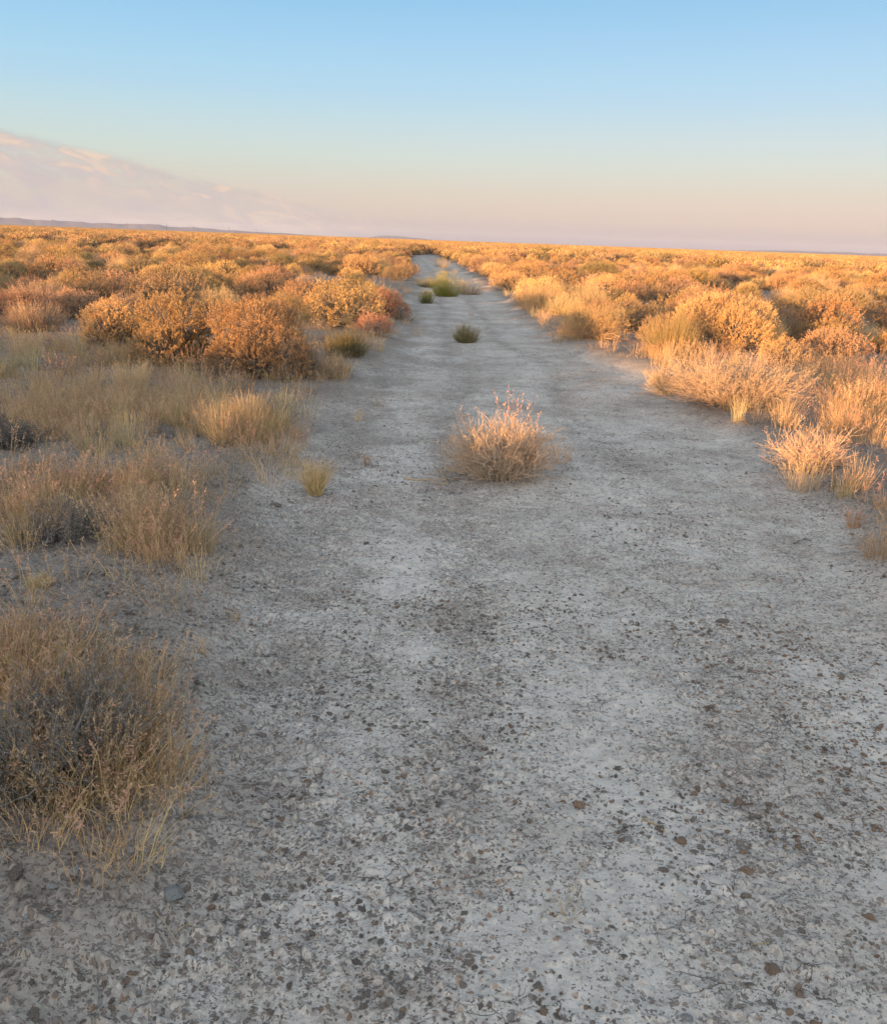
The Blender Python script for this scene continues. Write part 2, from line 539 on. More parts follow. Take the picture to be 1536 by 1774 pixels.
def broom(seed, R=0.3, Hh=0.3, n=700, w=0.0024, nleaf=5, up=0.75, leafL=0.012, flower=False):
    """rounded sub-shrub of upright green stems (snakeweed, rabbitbrush)"""
    rng = np.random.default_rng(seed)
    az = rng.uniform(0, 2 * np.pi, n)
    q = np.sqrt(rng.uniform(0, 1, n))
    lump = 1 + 0.16 * np.sin(az * 3 + seed) + 0.1 * np.sin(az * 7 + seed * 2) + 0.10 * rng.normal(size=n)
    e = np.stack([np.cos(az) * q * R, np.sin(az) * q * R, Hh * np.sqrt(np.clip(1 - 0.85 * q ** 2, 0.08, 1))], 1) * lump[:, None]
    e[:, 2] *= np.where(rng.uniform(size=n) < 0.35, rng.uniform(0.15, 0.8, n), 1.0)
    b = e * np.array([0.5, 0.5, 0]) + rng.normal(size=e.shape) * np.array([.01, .01, 0])
    P = curve(b, e, 5, rng, 0.06, 0.02)
    B = MB(); F = MB(); T = MB()
    B.tubes(P, np.linspace(w, w * 0.4, 5)[None] * np.ones((n, 1)))
    tt = rng.integers(2, 5, (n, nleaf))
    pp = P[np.arange(n)[:, None], tt] + rng.normal(size=(n, nleaf, 3)) * 0.01
    dr = unit(e - b)[:, None, :] + rng.normal(size=pp.shape) * 0.45
    F.leaves(pp.reshape(-1, 3), dr.reshape(-1, 3), leafL * 1.6 * rng.uniform(.6, 1.3, n * nleaf), leafL * 0.28, rng)
    if flower:
        m = e[:, 2] > Hh * 0.5
        k = 6
        pp = np.repeat(e[m], k, 0) + rng.normal(size=(m.sum() * k, 3)) * 0.012
        T.leaves(pp, rng.normal(size=pp.shape) + np.array([0, 0, .5]), leafL, leafL * 0.6, rng)
    return B, F, T


# ------------------------------------------------------------------ ground: one sheet out to the horizon
def wheel(x, y):
    """darker, rougher strips where wheels have churned the crust"""
    l, r = edges(y)
    u = (x - l) / np.maximum(r - l, 0.5)
    c1 = np.exp(-((u - 0.33 + 0.03 * np.sin(y * 1.1)) / 0.055) ** 2)
    c2 = np.exp(-((u - 0.64 + 0.02 * np.sin(y * 0.8 + 1)) / (0.07 - 0.03 * sstep(y, 5, 8))) ** 2)
    c3 = np.exp(-((u - 0.10) / 0.09) ** 2)
    return np.clip(0.65 * c1 + (0.4 + 0.15 * sstep(y, 5, 8)) * c2 + 0.9 * c3, 0, 1)


def build_ground():
    th = np.concatenate([np.linspace(-180, -44, 60)[:-1], np.linspace(-44, 44, 900), np.linspace(44, 180, 60)[1:]]) * np.pi / 180
    r = [0.25]
    while r[-1] < 16000:
        q = r[-1]
        r.append(q * (1 + (0.03 if q < 0.9 else 0.0022 if q < 7 else 0.006 if q < 40 else 0.03)))
    r = np.array(r)
    RR, TH = np.meshgrid(r, th, indexing='ij')
    x = RR * np.sin(TH); y = RR * np.cos(TH)
    t = track(x, y)
    z = hgt(x, y)
    near = 1 - sstep(RR, 9, 16)
    wh = wheel(x, y)
    # small real relief: crust lumps, clod beds, dimples
    z = z + near * ((fbm(x, y, 2.2, 4, 31) - 0.5) * 0.030
                    + (fbm(x, y, 14, 3, 41) - 0.5) * (0.010 + 0.008 * wh + 0.016 * (1 - t))
                    + np.clip(fbm(x, y, 38, 2, 51) - 0.58, 0, 1) * (0.022 + 0.03 * wh + 0.03 * (1 - t)))
    z = z - 0.012 * wh * t
    V = np.stack([x, y, z], -1).reshape(-1, 3)
    V = np.concatenate([V, [[0, 0, float(z[0].mean())]]])
    nr, nt = RR.shape
    idx = np.arange(nr * nt).reshape(nr, nt)
    Q = np.stack([idx[:-1, :-1], idx[:-1, 1:], idx[1:, 1:], idx[1:, :-1]], -1)[..., ::-1].reshape(-1, 4)
    me = mesh_from('ground', V, Q, [ground_mat()], smooth=True)
    at = me.attributes.new('track', 'FLOAT', 'POINT')
    at.data.foreach_set('value', np.append(t.ravel(), 1).astype(np.float32))
    at = me.attributes.new('churn', 'FLOAT', 'POINT')
    at.data.foreach_set('value', np.append(wh.ravel(), 0).astype(np.float32))
    o = link(bpy.data.objects.new('ground', me))
    tag(o, kind='structure')
    return o


def ground_mat():
    m = bpy.data.materials.new('cracked_alkali_soil')
    m.use_nodes = True
    M = NT(m.node_tree)
    tc = M.n('ShaderNodeTexCoord')
    P = tc.outputs['Object']
    mp = M.n('ShaderNodeMapping')
    M.put(mp.inputs[0], P)
    mp.inputs['Scale'].default_value = (1, 1, 0.0)
    P = mp.outputs[0]
    tr = M.n('ShaderNodeAttribute', attribute_name='track').outputs['Fac']
    ch = M.n('ShaderNodeAttribute', attribute_name='churn').outputs['Fac']
    big = M.noise(P, 1.3, 4.0, 0.6, 0.3)
    med = M.noise(P, 6.0, 4.0, 0.6, 0.2)
    fine = M.noise(P, 58.0, 4.0, 0.62, 0.25)
    fin2 = M.noise(P, 135.0, 3.0, 0.6, 0.2)
    spk = M.noise(P, 30.0, 5.0, 0.70, 0.15)
    # density of loose dark crumbs
    d = M.math('MULTIPLY_ADD', big, 0.42, M.math('MULTIPLY', med, 0.50))
    d = M.math('ADD', d, M.math('MULTIPLY', ch, 0.17))
    d = M.math('ADD', d, M.math('MULTIPLY_ADD', tr, -0.10, 0.14))
    thr = M.math('MULTIPLY_ADD', d, -0.56, 0.855)
    s1 = M.step(M.math('SUBTRACT', fine, thr), -0.015, 0.05)
    s2 = M.step(M.math('SUBTRACT', spk, thr), -0.02, 0.05)
    s3 = M.math('MULTIPLY', M.step(M.math('SUBTRACT', fin2, thr), -0.01, 0.06), 0.7)
    stain = M.math('MAXIMUM', M.math('MAXIMUM', s1, s2), s3)
    wv = M.n('ShaderNodeTexNoise')
    M.put(wv.inputs['Vector'], P)
    wv.inputs['Scale'].default_value = 70.0
    wv.inputs['Detail'].default_value = 3.0
    Pw = M.vmath('ADD', P, M.vmath('MULTIPLY', M.vmath('SUBTRACT', wv.outputs['Color'], (0.5, 0.5, 0.5)), (0.030, 0.030, 0)))
    crumbs = None
    for sc_, pk_, rr_ in ((38.0, 0.45, 0.40), (66.0, 0.85, 0.46), (120.0, 1.0, 0.50)):
        vc = M.n('ShaderNodeTexVoronoi', feature='F1')
        M.put(vc.inputs['Vector'], Pw)
        vc.inputs['Scale'].default_value = sc_
        sp = M.n('ShaderNodeSeparateColor')
        M.put(sp.inputs[0], vc.outputs['Color'])
        # a cell holds a crumb when its random number is under the local density
        has = M.step(M.math('SUBTRACT', M.math('MULTIPLY', M.math('MULTIPLY_ADD', d, 3.6, -1.32), pk_), sp.outputs[0]), -0.03, 0.03)
        rad_ = M.math('MULTIPLY_ADD', sp.outputs[1], rr_ * 0.7, rr_ * 0.3)
        blob = M.step(M.math('SUBTRACT', rad_, vc.outputs['Distance']), -0.06, 0.13)
        one = M.math('MULTIPLY', blob, has)
        crumbs = one if crumbs is None else M.math('MAXIMUM', crumbs, one)
    # bare crust colour
    crust = M.mix(M.step(big, 0.32, 0.66), (0.59, 0.51, 0.44), (0.49, 0.41, 0.345))
    crust = M.mix(M.math('MULTIPLY', M.step(M.noise(P, 17.0, 4.0, 0.65), 0.40, 0.68), 0.55), crust, (0.33, 0.285, 0.245))
    crust = M.mix(M.math('MULTIPLY', M.step(M.noise(P, 230.0, 2.0), 0.45, 0.7), 0.3), crust, (0.30, 0.26, 0.22))
    floor = M.mix(M.step(med, 0.35, 0.65), (0.23, 0.187, 0.15), (0.33, 0.272, 0.225))
    base = M.mix(tr, floor, crust)
    dark = M.mix(M.step(M.noise(P, 9.0, 2.0), 0.4, 0.62), (0.13, 0.098, 0.08), (0.21, 0.155, 0.122))
    col = M.mix(M.math('MULTIPLY', stain, 0.42), base, dark)
    col = M.mix(M.math('MULTIPLY', crumbs, 0.80), col, dark)
    # rusty flecks of lichen and dried crust
    vo = M.n('ShaderNodeTexVoronoi', feature='F1')
    M.put(vo.inputs['Vector'], M.vmath('ADD', P, M.vmath('SCALE', P)))
    vo.inputs['Scale'].default_value = 19.0
    vcol = M.n('ShaderNodeSeparateColor')
    M.put(vcol.inputs[0], vo.outputs['Color'])
    fl = M.math('MULTIPLY', M.step(M.math('ADD', vo.outputs['Distance'], M.math('MULTIPLY', fine, 0.5)), 0.62, 0.48), M.step(vcol.outputs[0], 0.72, 0.78))
    fl = M.math('MULTIPLY', fl, M.step(M.noise(P, 0.8, 2.0), 0.42, 0.6))
    col = M.mix(M.math('MULTIPLY', fl, 0.75), col, (0.29, 0.155, 0.085))
    # drying cracks
    wob = M.n('ShaderNodeTexNoise')
    M.put(wob.inputs['Vector'], P)
    wob.inputs['Scale'].default_value = 9.0
    Pd = M.vmath('ADD', P, M.vmath('MULTIPLY', M.vmath('SUBTRACT', wob.outputs['Color'], (0.5, 0.5, 0.5)), (0.12, 0.12, 0)))
    cr = []
    for sc, wd in ((4.4, 0.0055), (10.0, 0.010)):
        v = M.n('ShaderNodeTexVoronoi', feature='DISTANCE_TO_EDGE')
        M.put(v.inputs['Vector'], Pd)
        v.inputs['Scale'].default_value = sc
        cr.append(M.step(v.outputs['Distance'], wd, wd * 0.3))
    gate = M.step(M.noise(P, 1.9, 2.0), 0.50, 0.60)
    gate2 = M.step(M.noise(P, 1.1, 2.0), 0.54, 0.62)
    crack = M.math('MAXIMUM', M.math('MULTIPLY', cr[0], gate), M.math('MULTIPLY', M.math('MULTIPLY', cr[1], gate2), 0.6))
    crack = M.math('MULTIPLY', M.math('MULTIPLY', crack, tr), 0.7)
    col = M.mix(M.math('MULTIPLY', crack, 0.8), col, (0.075, 0.062, 0.052))
    b = M.n('ShaderNodeBsdfPrincipled')
    M.put(b.inputs['Base Color'], col)
    b.inputs['Roughness'].default_value = 0.95
    b.inputs['Specular IOR Level'].default_value = 0.15
    hh = M.math('MULTIPLY_ADD', crumbs, 0.6, M.math('MULTIPLY', M.noise(P, 75.0, 4.0, 0.6), 0.7))
    hh = M.math('SUBTRACT', hh, M.math('MULTIPLY', crack, 1.2))
    bp = M.n('ShaderNodeBump')
    bp.inputs['Strength'].default_value = 0.9
    bp.inputs['Distance'].default_value = 0.006
    M.put(bp.inputs['Height'], hh)
    M.put(b.inputs['Normal'], bp.outputs[0])
    o = M.n('ShaderNodeOutputMaterial')
    M.put(o.inputs[0], b.outputs[0])
    return m


build_ground()


# ------------------------------------------------------------------ far hills
def hill_range(profile, D, name, depth):
    """profile: (photo px along the horizon, metres of height)"""
    az = []
    for px, h in profile:
        v = RN @ np.array([(px - W0 / 2) / F0, -((388 + 55 * px / W0) - H0 / 2) / F0, -1.0])
        az.append((math.atan2(v[0], v[1]), h))
    az = np.array(az)
    na, nd = 500, 26
    A = np.linspace(az[0, 0], az[-1, 0], na)
    hh = np.interp(A, az[:, 0], az[:, 1])
    hh = hh * (0.82 + 0.36 * fbm(A * 60, A * 0, 1.0, 4, 77))
    s = np.linspace(-1, 1, nd)
    sh = np.cos(s * np.pi / 2) ** 1.3
    AA, SS = np.meshgrid(A, s, indexing='ij')
    RR = D + SS * depth
    Z = hh[:, None] * sh[None] * (0.8 + 0.4 * fbm(AA * 90, SS * 3, 1.0, 3, 79)) - 4
    V = np.stack([RR * np.sin(AA), RR * np.cos(AA), Z], -1).reshape(-1, 3)
    idx = np.arange(na * nd).reshape(na, nd)
    Q = np.stack([idx[:-1, :-1], idx[1:, :-1], idx[1:, 1:], idx[:-1, 1:]], -1).reshape(-1, 4)
    m = bpy.data.materials.new(name + '_hazed_rock')
    m.use_nodes = True
    M = NT(m.node_tree)
    tc = M.n('ShaderNodeTexCoord')
    n = M.noise(tc.outputs['Object'], 0.004, 4.0)
    b = M.n('ShaderNodeBsdfDiffuse')
    M.put(b.inputs[0], M.mix(n, (0.17, 0.155, 0.185), (0.24, 0.215, 0.235)))  # rock colour paled and blued, carrying part of the distance haze
    o = M.n('ShaderNodeOutputMaterial')
    M.put(o.inputs[0], b.outputs[0])
    ob = link(bpy.data.objects.new('hills', mesh_from('hills', V, Q, [m])))
    tag(ob, kind='structure')


hill_range([(-700, 40), (-300, 80), (0, 76), (80, 62), (130, 60), (175, 56), (215, 50), (270, 62), (330, 44), (390, 34), (450, 26), (520, 14), (570, 3)], 10500, 'west', 1100)
hill_range([(635, 2), (655, 30), (680, 42), (705, 30), (735, 12), (760, 2)], 11500, 'middle', 700)
hill_range([(1240, 2), (1330, 22), (1420, 34), (1500, 28), (1580, 36), (1800, 30), (2000, 3)], 12500, 'east', 900)


# ------------------------------------------------------------------ utility poles on the skyline
pm = plant_mat('weathered_pole_wood', (0.09, 0.07, 0.06), (0.13, 0.10, 0.08), None, 2, 0.0)


def pole_parts(hp):
    b = MB()
    b.tubes(np.array([[[0, 0, -0.5], [0, 0, hp * 0.5], [0, 0, hp]]]), np.array([[0.26, 0.22, 0.17]]), 8)
    c = MB()
    c.tubes(np.array([[[-1.4, 0, hp - 0.9], [1.4, 0, hp - 0.9]]]), np.array([[0.10, 0.10]]), 4)
    out = [('pole_shaft', b.build('pole', pm)), ('crossarm', c.build('crossarm', pm))]
    for x in (-1.25, -0.5, 0.5, 1.25):
        i = MB()
        i.tubes(np.array([[[x, 0, hp - 0.8], [x, 0, hp - 0.45]]]), np.full((1, 2), 0.07), 6)
        out.append(('insulator', i.build('insulator', pm)))
    return out


polem = pole_parts(11.0)
POLES = [(60, 8), (92, 12), (177, 9), (220, 10), (289, 11.5), (335, 9), (397, 11), (444, 8.5)]
ordn = ['leftmost', 'second', 'third', 'fourth', 'fifth', 'sixth', 'seventh', 'rightmost']
for k, (px, hpx) in enumerate(POLES):
    D = F0 * 11.0 / hpx * 1.05
    v = RN @ np.array([(px - W0 / 2) / F0, -((388 + 55 * px / W0) - H0 / 2) / F0, -1.0])
    a = math.atan2(v[0], v[1])
    x, y = D * math.sin(a), D * math.cos(a)
    e = empty('utility_pole', x, y, H(x, y), -0.5)
    tall = ', tallest and darkest' if px == 92 else ''
    lab = ('%s utility pole from the left on the skyline' % ordn[k]) if k not in (0, 7) else '%s thin utility pole on the far skyline' % ordn[k]
    tag(e, lab + tall, 'utility pole', 'utility poles along the skyline')
    for nm, me in polem:
        part(nm, me, e)


# ------------------------------------------------------------------ the individual plants one can point at
HERO = []     # footprints (x, y, r) kept clear of the scattered brush
R360 = np.random.default_rng(99)


def spot(px, pyb, pxw, pyt, depth=0.45):
    """photo position of a plant (centre column, base row, width, top row) -> ground place and real size"""
    g = ground_at(px, pyb)
    dist = math.hypot(g[0], g[1])
    Rr = pxw / 2 / F0 * math.hypot(dist, CAMH)
    y0 = g[1] + Rr * depth
    x0 = g[0] * (y0 / g[1])
    d2 = math.hypot(x0, y0)
    v = RN @ np.array([(px - W0 / 2) / F0, -(pyt - H0 / 2) / F0, -1.0])
    z = CAMH + v[2] / math.hypot(v[0], v[1]) * d2
    z0 = H(x0, y0)
    return x0, y0, z0, Rr, max(z - z0, 0.06)


def shrub(kind, px, pyb, pxw, pyt, label, cat, mats, seed, name, **kw):
    depth = kw.pop('depth', 0.45)
    x, y, z, Rr, Hh = spot(px, pyb, pxw, pyt, depth)
    root = empty(name, x, y, z)
    HERO.append((x, y, Rr))
    tag(root, label, cat)
    if kind == 'sage':
        near = np.clip(Rr / 0.6, 0.7, 1.8)
        kw.setdefault('lobes', int(14 + 14 * Rr)); kw.setdefault('sprigs', int(3300 * near ** 1.7))
        B, Fo = sage(seed, Rr * 0.93, Hh * 0.98, **kw)
        part('branches', B.build('branches', mats[0]), root); part('foliage', Fo.build('foliage', mats[1]), root)
    elif kind == 'twig':
        B, T = twiggy(seed, Rr * 1.04, Hh * 0.76, **kw)
        part('branches', B.build('branches', mats[0]), root)
        if T.V:
            part('seed_heads', T.build('seed_heads', mats[1]), root)
    elif kind == 'broom':
        fl = kw.get('flower')
        B, Fo, T = broom(seed, Rr * 1.12, Hh * 0.95, **kw)
        part('stems', B.build('stems', mats[0]), root); part('foliage', Fo.build('foliage', mats[1]), root)
        if fl:
            part('flower_heads', T.build('flower_heads', mats[2]), root)
    elif kind == 'grass' and kw.get('n', 90) <= 160:
        G, S = grass(seed, Hh=Hh * 1.15, R=Rr * 0.5, **kw)
        ms = [G.build('blades', mats[0])] + ([S.build('s', mats[1])] if S.V else [])
        part('blades', merged('blades', ms) if len(ms) > 1 else ms[0], root)
    elif kind == 'grass':
        G, S = grass(seed, Hh=Hh * 1.15, R=Rr * 0.5, **kw)
        part('blades', G.build('blades', mats[0]), root)
        if S.V:
            part('seed_heads', S.build('seed_heads', mats[1]), root)
    return root


SB = 'sagebrush'
# -- left of the track
shrub('sage', 447, 672, 190, 503, 'large golden leafy bush, right lobe of the big clump left of the track', 'bush', (BARK, GOLD), 1, 'sagebrush', sl=0.09)
shrub('sage', 318, 652, 175, 494, 'tall pinkish golden bush in the middle of the big clump left of the track', 'bush', (BARK, GOLD), 2, 'sagebrush', sl=0.09)
shrub('sage', 205, 625, 120, 518, 'golden bush over dry grass, left lobe of the big clump left of the track', 'bush', (BARK, GOLD), 3, 'sagebrush')
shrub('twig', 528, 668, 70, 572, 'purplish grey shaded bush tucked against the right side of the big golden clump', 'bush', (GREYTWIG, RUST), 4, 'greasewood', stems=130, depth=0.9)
shrub('sage', 40, 572, 110, 498, 'dark rust brown bush at the left edge of the photo, tops glowing orange', 'bush', (BARK, RUST), 5, 'sagebrush')
shrub('sage', 135, 562, 100, 500, 'rust brown bush just right of the dark one at the left edge', 'bush', (BARK, RUST), 6, 'sagebrush')
shrub('sage', 312, 512, 155, 454, 'wide golden bush standing behind the big golden clump', 'bush', (BARK, GOLD), 7, 'sagebrush')
shrub('sage', 20, 494, 75, 448, 'orange topped bush with dark green base at the far left edge', 'bush', (BARK, OLIVE), 8, 'sagebrush')
shrub('sage', 143, 480, 75, 456, 'low dark olive bush behind the rust brown pair on the left', 'bush', (BARK, OLIVE), 9, 'sagebrush')
shrub('sage', 100, 452, 85, 430, 'flat topped dark bush in the left distance above the olive one', 'bush', (BARK, OLIVE), 10, 'sagebrush')
shrub('sage', 462, 503, 120, 456, 'golden bush with dark base, further back to the right of the wide golden one', 'bush', (BARK, GOLD), 11, 'sagebrush')
shrub('sage', 448, 545, 62, 510, 'small rust coloured bush peeping over the top of the big clump', 'bush', (BARK, RUST), 12, 'sagebrush')
shrub('sage', 585, 535, 90, 492, 'drab grey brown bush among dry grass left of the red one', 'bush', (BARK, OLIVE), 13, 'sagebrush')
shrub('sage', 668, 560, 78, 498, 'red topped bush with purple grey base at the left edge of the track', 'bush', (GREYTWIG, REDL), 14, 'hopsage')
shrub('sage', 646, 592, 66, 541, 'smaller reddish bush just in front of the red topped one', 'bush', (GREYTWIG, REDL), 15, 'hopsage', sprigs=700)
shrub('broom', 598, 630, 74, 572, 'dark grey green bristly bush at the left edge of the track', 'bush', (DKGREEN, DKGREEN), 16, 'rabbitbrush', n=900)
shrub('twig', 574, 668, 62, 606, 'thin tan dry bush between the dark green one and the big clump', 'bush', (TWIG, STRAW), 17, 'rabbitbrush', stems=90)
shrub('grass', 228, 705, 90, 628, 'pale bushy grass tuft rising in front of the big golden clump', 'grass tuft', (PALE, PALE), 18, 'grass_tuft', n=420, spread=0.3, w=0.003)
shrub('grass', 8, 668, 74, 610, 'pale rounded grass tuft cut by the left edge of the photo', 'grass tuft', (PALE, PALE), 19, 'grass_tuft', n=380, w=0.003)
shrub('broom', 120, 502, 52, 466, 'pale yellow green tuft left of the wide golden bush', 'grass tuft', (PALE, YGREEN), 20, 'grass_tuft', n=420)
shrub('broom', 175, 502, 60, 474, 'low pale yellow tuft next to the yellow green one', 'grass tuft', (PALE, PALE), 21, 'grass_tuft', n=420)
shrub('twig', 20, 800, 120, 700, 'dark grey skeleton of a bush in the grass near the left edge', 'bush', (GREYTWIG, STRAW), 22, 'greasewood', stems=150, tips=False)
shrub('twig', 118, 985, 190, 868, 'dead grey bush wrapped in orange grass, left foreground', 'bush', (GREYTWIG, PINK), 23, 'greasewood', stems=260, sub=7, r0=0.0022, tipL=0.008, tipfrac=0.2, foot=0.5)
shrub('twig', 105, 1455, 300, 1150, 'large dead grey bush tangled with orange grass at the lower left corner', 'bush', (GREYTWIG, ORANGE), 24, 'greasewood', stems=300, sub=8, r0=0.0024, tipL=0.007, tipfrac=0.15, foot=0.6, bow=0.2)
# -- on the track
shrub('twig', 866, 836, 212, 712, 'straw coloured bush with pink seed stalks standing in the middle of the track', 'bush', (TWIG, PINK), 30, 'rabbitbrush', stems=300, sub=7, r0=0.0030, tipL=0.012, tipfrac=0.18, lump=0.35, foot=0.4)
shrub('grass', 884, 812, 80, 690, 'tall pink seeded grass stalks growing out of the bush in the middle of the track', 'grass tuft', (TWIG, PINK), 31, 'grass_tuft', n=30, spread=0.26, droop=0.12, headfrac=0.9, headL=0.026)
shrub('broom', 806, 594, 44, 562, 'small round olive bush alone in the middle of the track', 'bush', (DKGREEN, OLIVE), 32, 'snakeweed', n=600)
shrub('broom', 771, 514, 56, 474, 'yellow flowered green bush on the strip between the wheel tracks', 'bush', (YGREEN, YGREEN, YELLOW), 33, 'rabbitbrush', n=800, flower=True)
shrub('broom', 812, 511, 50, 484, 'tan dry bush leaning against the yellow flowered one', 'bush', (TWIG, STRAW), 34, 'rabbitbrush', n=500)
shrub('broom', 738, 526, 28, 505, 'small yellow green bush at the left edge of the track', 'bush', (DKGREEN, YGREEN, YELLOW), 35, 'rabbitbrush', n=400, flower=True)
shrub('broom', 740, 498, 36, 478, 'pale green bush behind the small yellow green one', 'bush', (DKGREEN, YGREEN), 36, 'rabbitbrush', n=400)
shrub('broom', 765, 462, 36, 446, 'distant tan bush in the middle of the track before the bend', 'bush', (TWIG, STRAW), 37, 'rabbitbrush', n=300)
shrub('broom', 757, 438, 30, 428, 'distant yellow bush where the track bends out of sight', 'bush', (YGREEN, YGREEN, YELLOW), 38, 'rabbitbrush', n=300, flower=True)
shrub('grass', 547, 857, 48, 797, 'small golden grass tuft alone on the left side of the track', 'grass tuft', (STRAW, STRAW), 39, 'grass_tuft', n=420, spread=0.34, droop=0.35, w=0.003)
shrub('grass', 635, 805, 18, 788, 'tiny orange weed right of the small golden tuft', 'weed', (ORANGE, PINK), 40, 'weed', n=40, spread=0.5)
shrub('grass', 619, 728, 24, 705, 'tiny sparse weed on the track below the big clump', 'weed', (STRAW, PINK), 41, 'weed', n=40, spread=0.5)
shrub('grass', 815, 547, 20, 538, 'tiny weed on the track beyond the round olive bush', 'weed', (STRAW, PINK), 42, 'weed', n=50, spread=0.6)
shrub('grass', 970, 805, 46, 755, 'faint wispy grass at the right foot of the straw coloured bush', 'grass tuft', (STRAW, PINK), 43, 'grass_tuft', n=50, spread=0.5)
shrub('grass', 75, 1092, 62, 1012, 'pale golden grass tuft on bare soil between the two dead bushes on the left', 'grass tuft', (PALE, PALE), 44, 'grass_tuft', n=200, spread=0.3, droop=0.3)
shrub('grass', 357, 1163, 26, 1092, 'thin upright dry sprig beside the left edge of the track', 'weed', (STRAW, STRAW), 45, 'weed', n=18, spread=0.2)
shrub('grass', 408, 1092, 18, 1060, 'tiny dry sprig above the thin upright one', 'weed', (STRAW, STRAW), 46, 'weed', n=14, spread=0.3)
shrub('grass', 978, 1588, 52, 1560, 'small spiky dry sprout on the cracked crust, lower centre', 'weed', (STRAW, STRAW), 47, 'weed', n=34, spread=1.0, droop=0.3, head=False)
# -- right of the track
shrub('twig', 1022, 598, 130, 508, 'glowing golden feathery bush leaning over the right edge of the track', 'bush', (PALE, GOLD), 60, 'rabbitbrush', stems=260, sub=8, tipfrac=0.8, tipL=0.018)
shrub('broom', 938, 545, 96, 482, 'orange lit bush further up the right edge of the track', 'bush', (PALE, GOLD), 61, 'rabbitbrush', n=1100)
shrub('broom', 1160, 628, 92, 540, 'brownish upright feathery bush left of the knobbly leafy one', 'bush', (OLIVE, OLIVE), 62, 'rabbitbrush', n=1300, nleaf=5)
shrub('sage', 1258, 622, 200, 500, 'big knobbly orange leafed bush with dark hollows, right of the track', 'bush', (BARK, GOLD), 63, 'sagebrush', sl=0.10)
shrub('twig', 1268, 722, 222, 610, 'broad wiry tan bush in front of the knobbly orange one', 'bush', (TWIG, PALE), 64, 'rabbitbrush', stems=380, sub=8, tipfrac=0.75, tipL=0.012)
shrub('twig', 1150, 688, 66, 628, 'small brown wiry bush on the left side of the broad tan one', 'bush', (TWIG, RUST), 65, 'rabbitbrush', stems=110)
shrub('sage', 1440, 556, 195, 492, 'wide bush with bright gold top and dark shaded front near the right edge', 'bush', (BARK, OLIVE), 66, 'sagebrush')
shrub('sage', 1036, 492, 90, 452, 'dark hearted bush in the brush behind the orange lit one', 'bush', (BARK, OLIVE), 67, 'sagebrush')
shrub('sage', 1190, 505, 120, 462, 'golden bush behind the knobbly orange leafed one', 'bush', (BARK, GOLD), 68, 'sagebrush')
shrub('sage', 1532, 622, 44, 576, 'bright orange bush cut off by the right edge of the photo', 'bush', (BARK, GOLD), 69, 'sagebrush')
shrub('twig', 1398, 828, 128, 728, 'brown wiry bush with pink tips behind the pale tuft at the right', 'bush', (TWIG, PINK), 70, 'rabbitbrush', stems=170, tipfrac=0.25, tipL=0.01)
shrub('grass', 1388, 858, 100, 790, 'pale yellow grass tuft in front of the brown wiry bush at the right', 'grass tuft', (PALE, PALE), 71, 'grass_tuft', n=170, spread=0.35)
shrub('grass', 1476, 925, 40, 878, 'small orange grass tuft on the right edge of the bare ground', 'grass tuft', (ORANGE, PINK), 72, 'grass_tuft', n=90, spread=0.4)
shrub('grass', 1515, 990, 80, 915, 'loose dry grass tuft with a long fallen stem at the right edge of the photo', 'grass tuft', (STRAW, STRAW), 73, 'grass_tuft', n=150, spread=0.6)


# ------------------------------------------------------------------ brush prototypes for the open field
PROTO = []
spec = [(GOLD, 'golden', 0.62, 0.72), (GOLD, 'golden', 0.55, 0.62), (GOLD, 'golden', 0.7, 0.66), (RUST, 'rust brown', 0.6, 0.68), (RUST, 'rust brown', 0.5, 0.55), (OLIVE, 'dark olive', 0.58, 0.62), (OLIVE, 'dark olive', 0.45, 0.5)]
for k, (mt, tone, r_, h_) in enumerate(spec):
    B, Fo = sage(200 + k, r_, h_, lobes=16, sprigs=1400, nl=14, leafL=0.022, leafW=0.009)
    PROTO.append(dict(tone=tone, r=r_, h=h_, B=B.build('branches', BARK), F=Fo.build('foliage', mt), name='sagebrush'))
for k, (m1, m2, tone, r_, h_) in enumerate([(PALE, STRAW, 'straw coloured', 0.45, 0.5), (TWIG, RUST, 'tan wiry', 0.45, 0.45)]):
    B, Fo, T = broom(300 + k, r_, h_, n=900, w=0.003, nleaf=6, leafL=0.018)
    PROTO.append(dict(tone=tone, r=r_, h=h_, B=B.build('branches', m1), F=Fo.build('foliage', m2), name='rabbitbrush'))

rng = np.random.default_rng(7)


def field_points(rmin, rmax, dens, azlim, rngx):
    area = math.radians(2 * azlim) / 2 * (rmax ** 2 - rmin ** 2)
    n = int(area * dens)
    r = np.sqrt(rngx.uniform(rmin ** 2, rmax ** 2, n))
    a = np.radians(rngx.uniform(-azlim, azlim, n))
    return np.stack([r * np.sin(a), r * np.cos(a)], 1)


def clear_of_track(P, marg):
    l, r = edges(P[:, 1])
    ins = (P[:, 0] > l - marg) & (P[:, 0] < r + marg) & (P[:, 1] > -60) & (P[:, 1] < 95)
    return ~ins


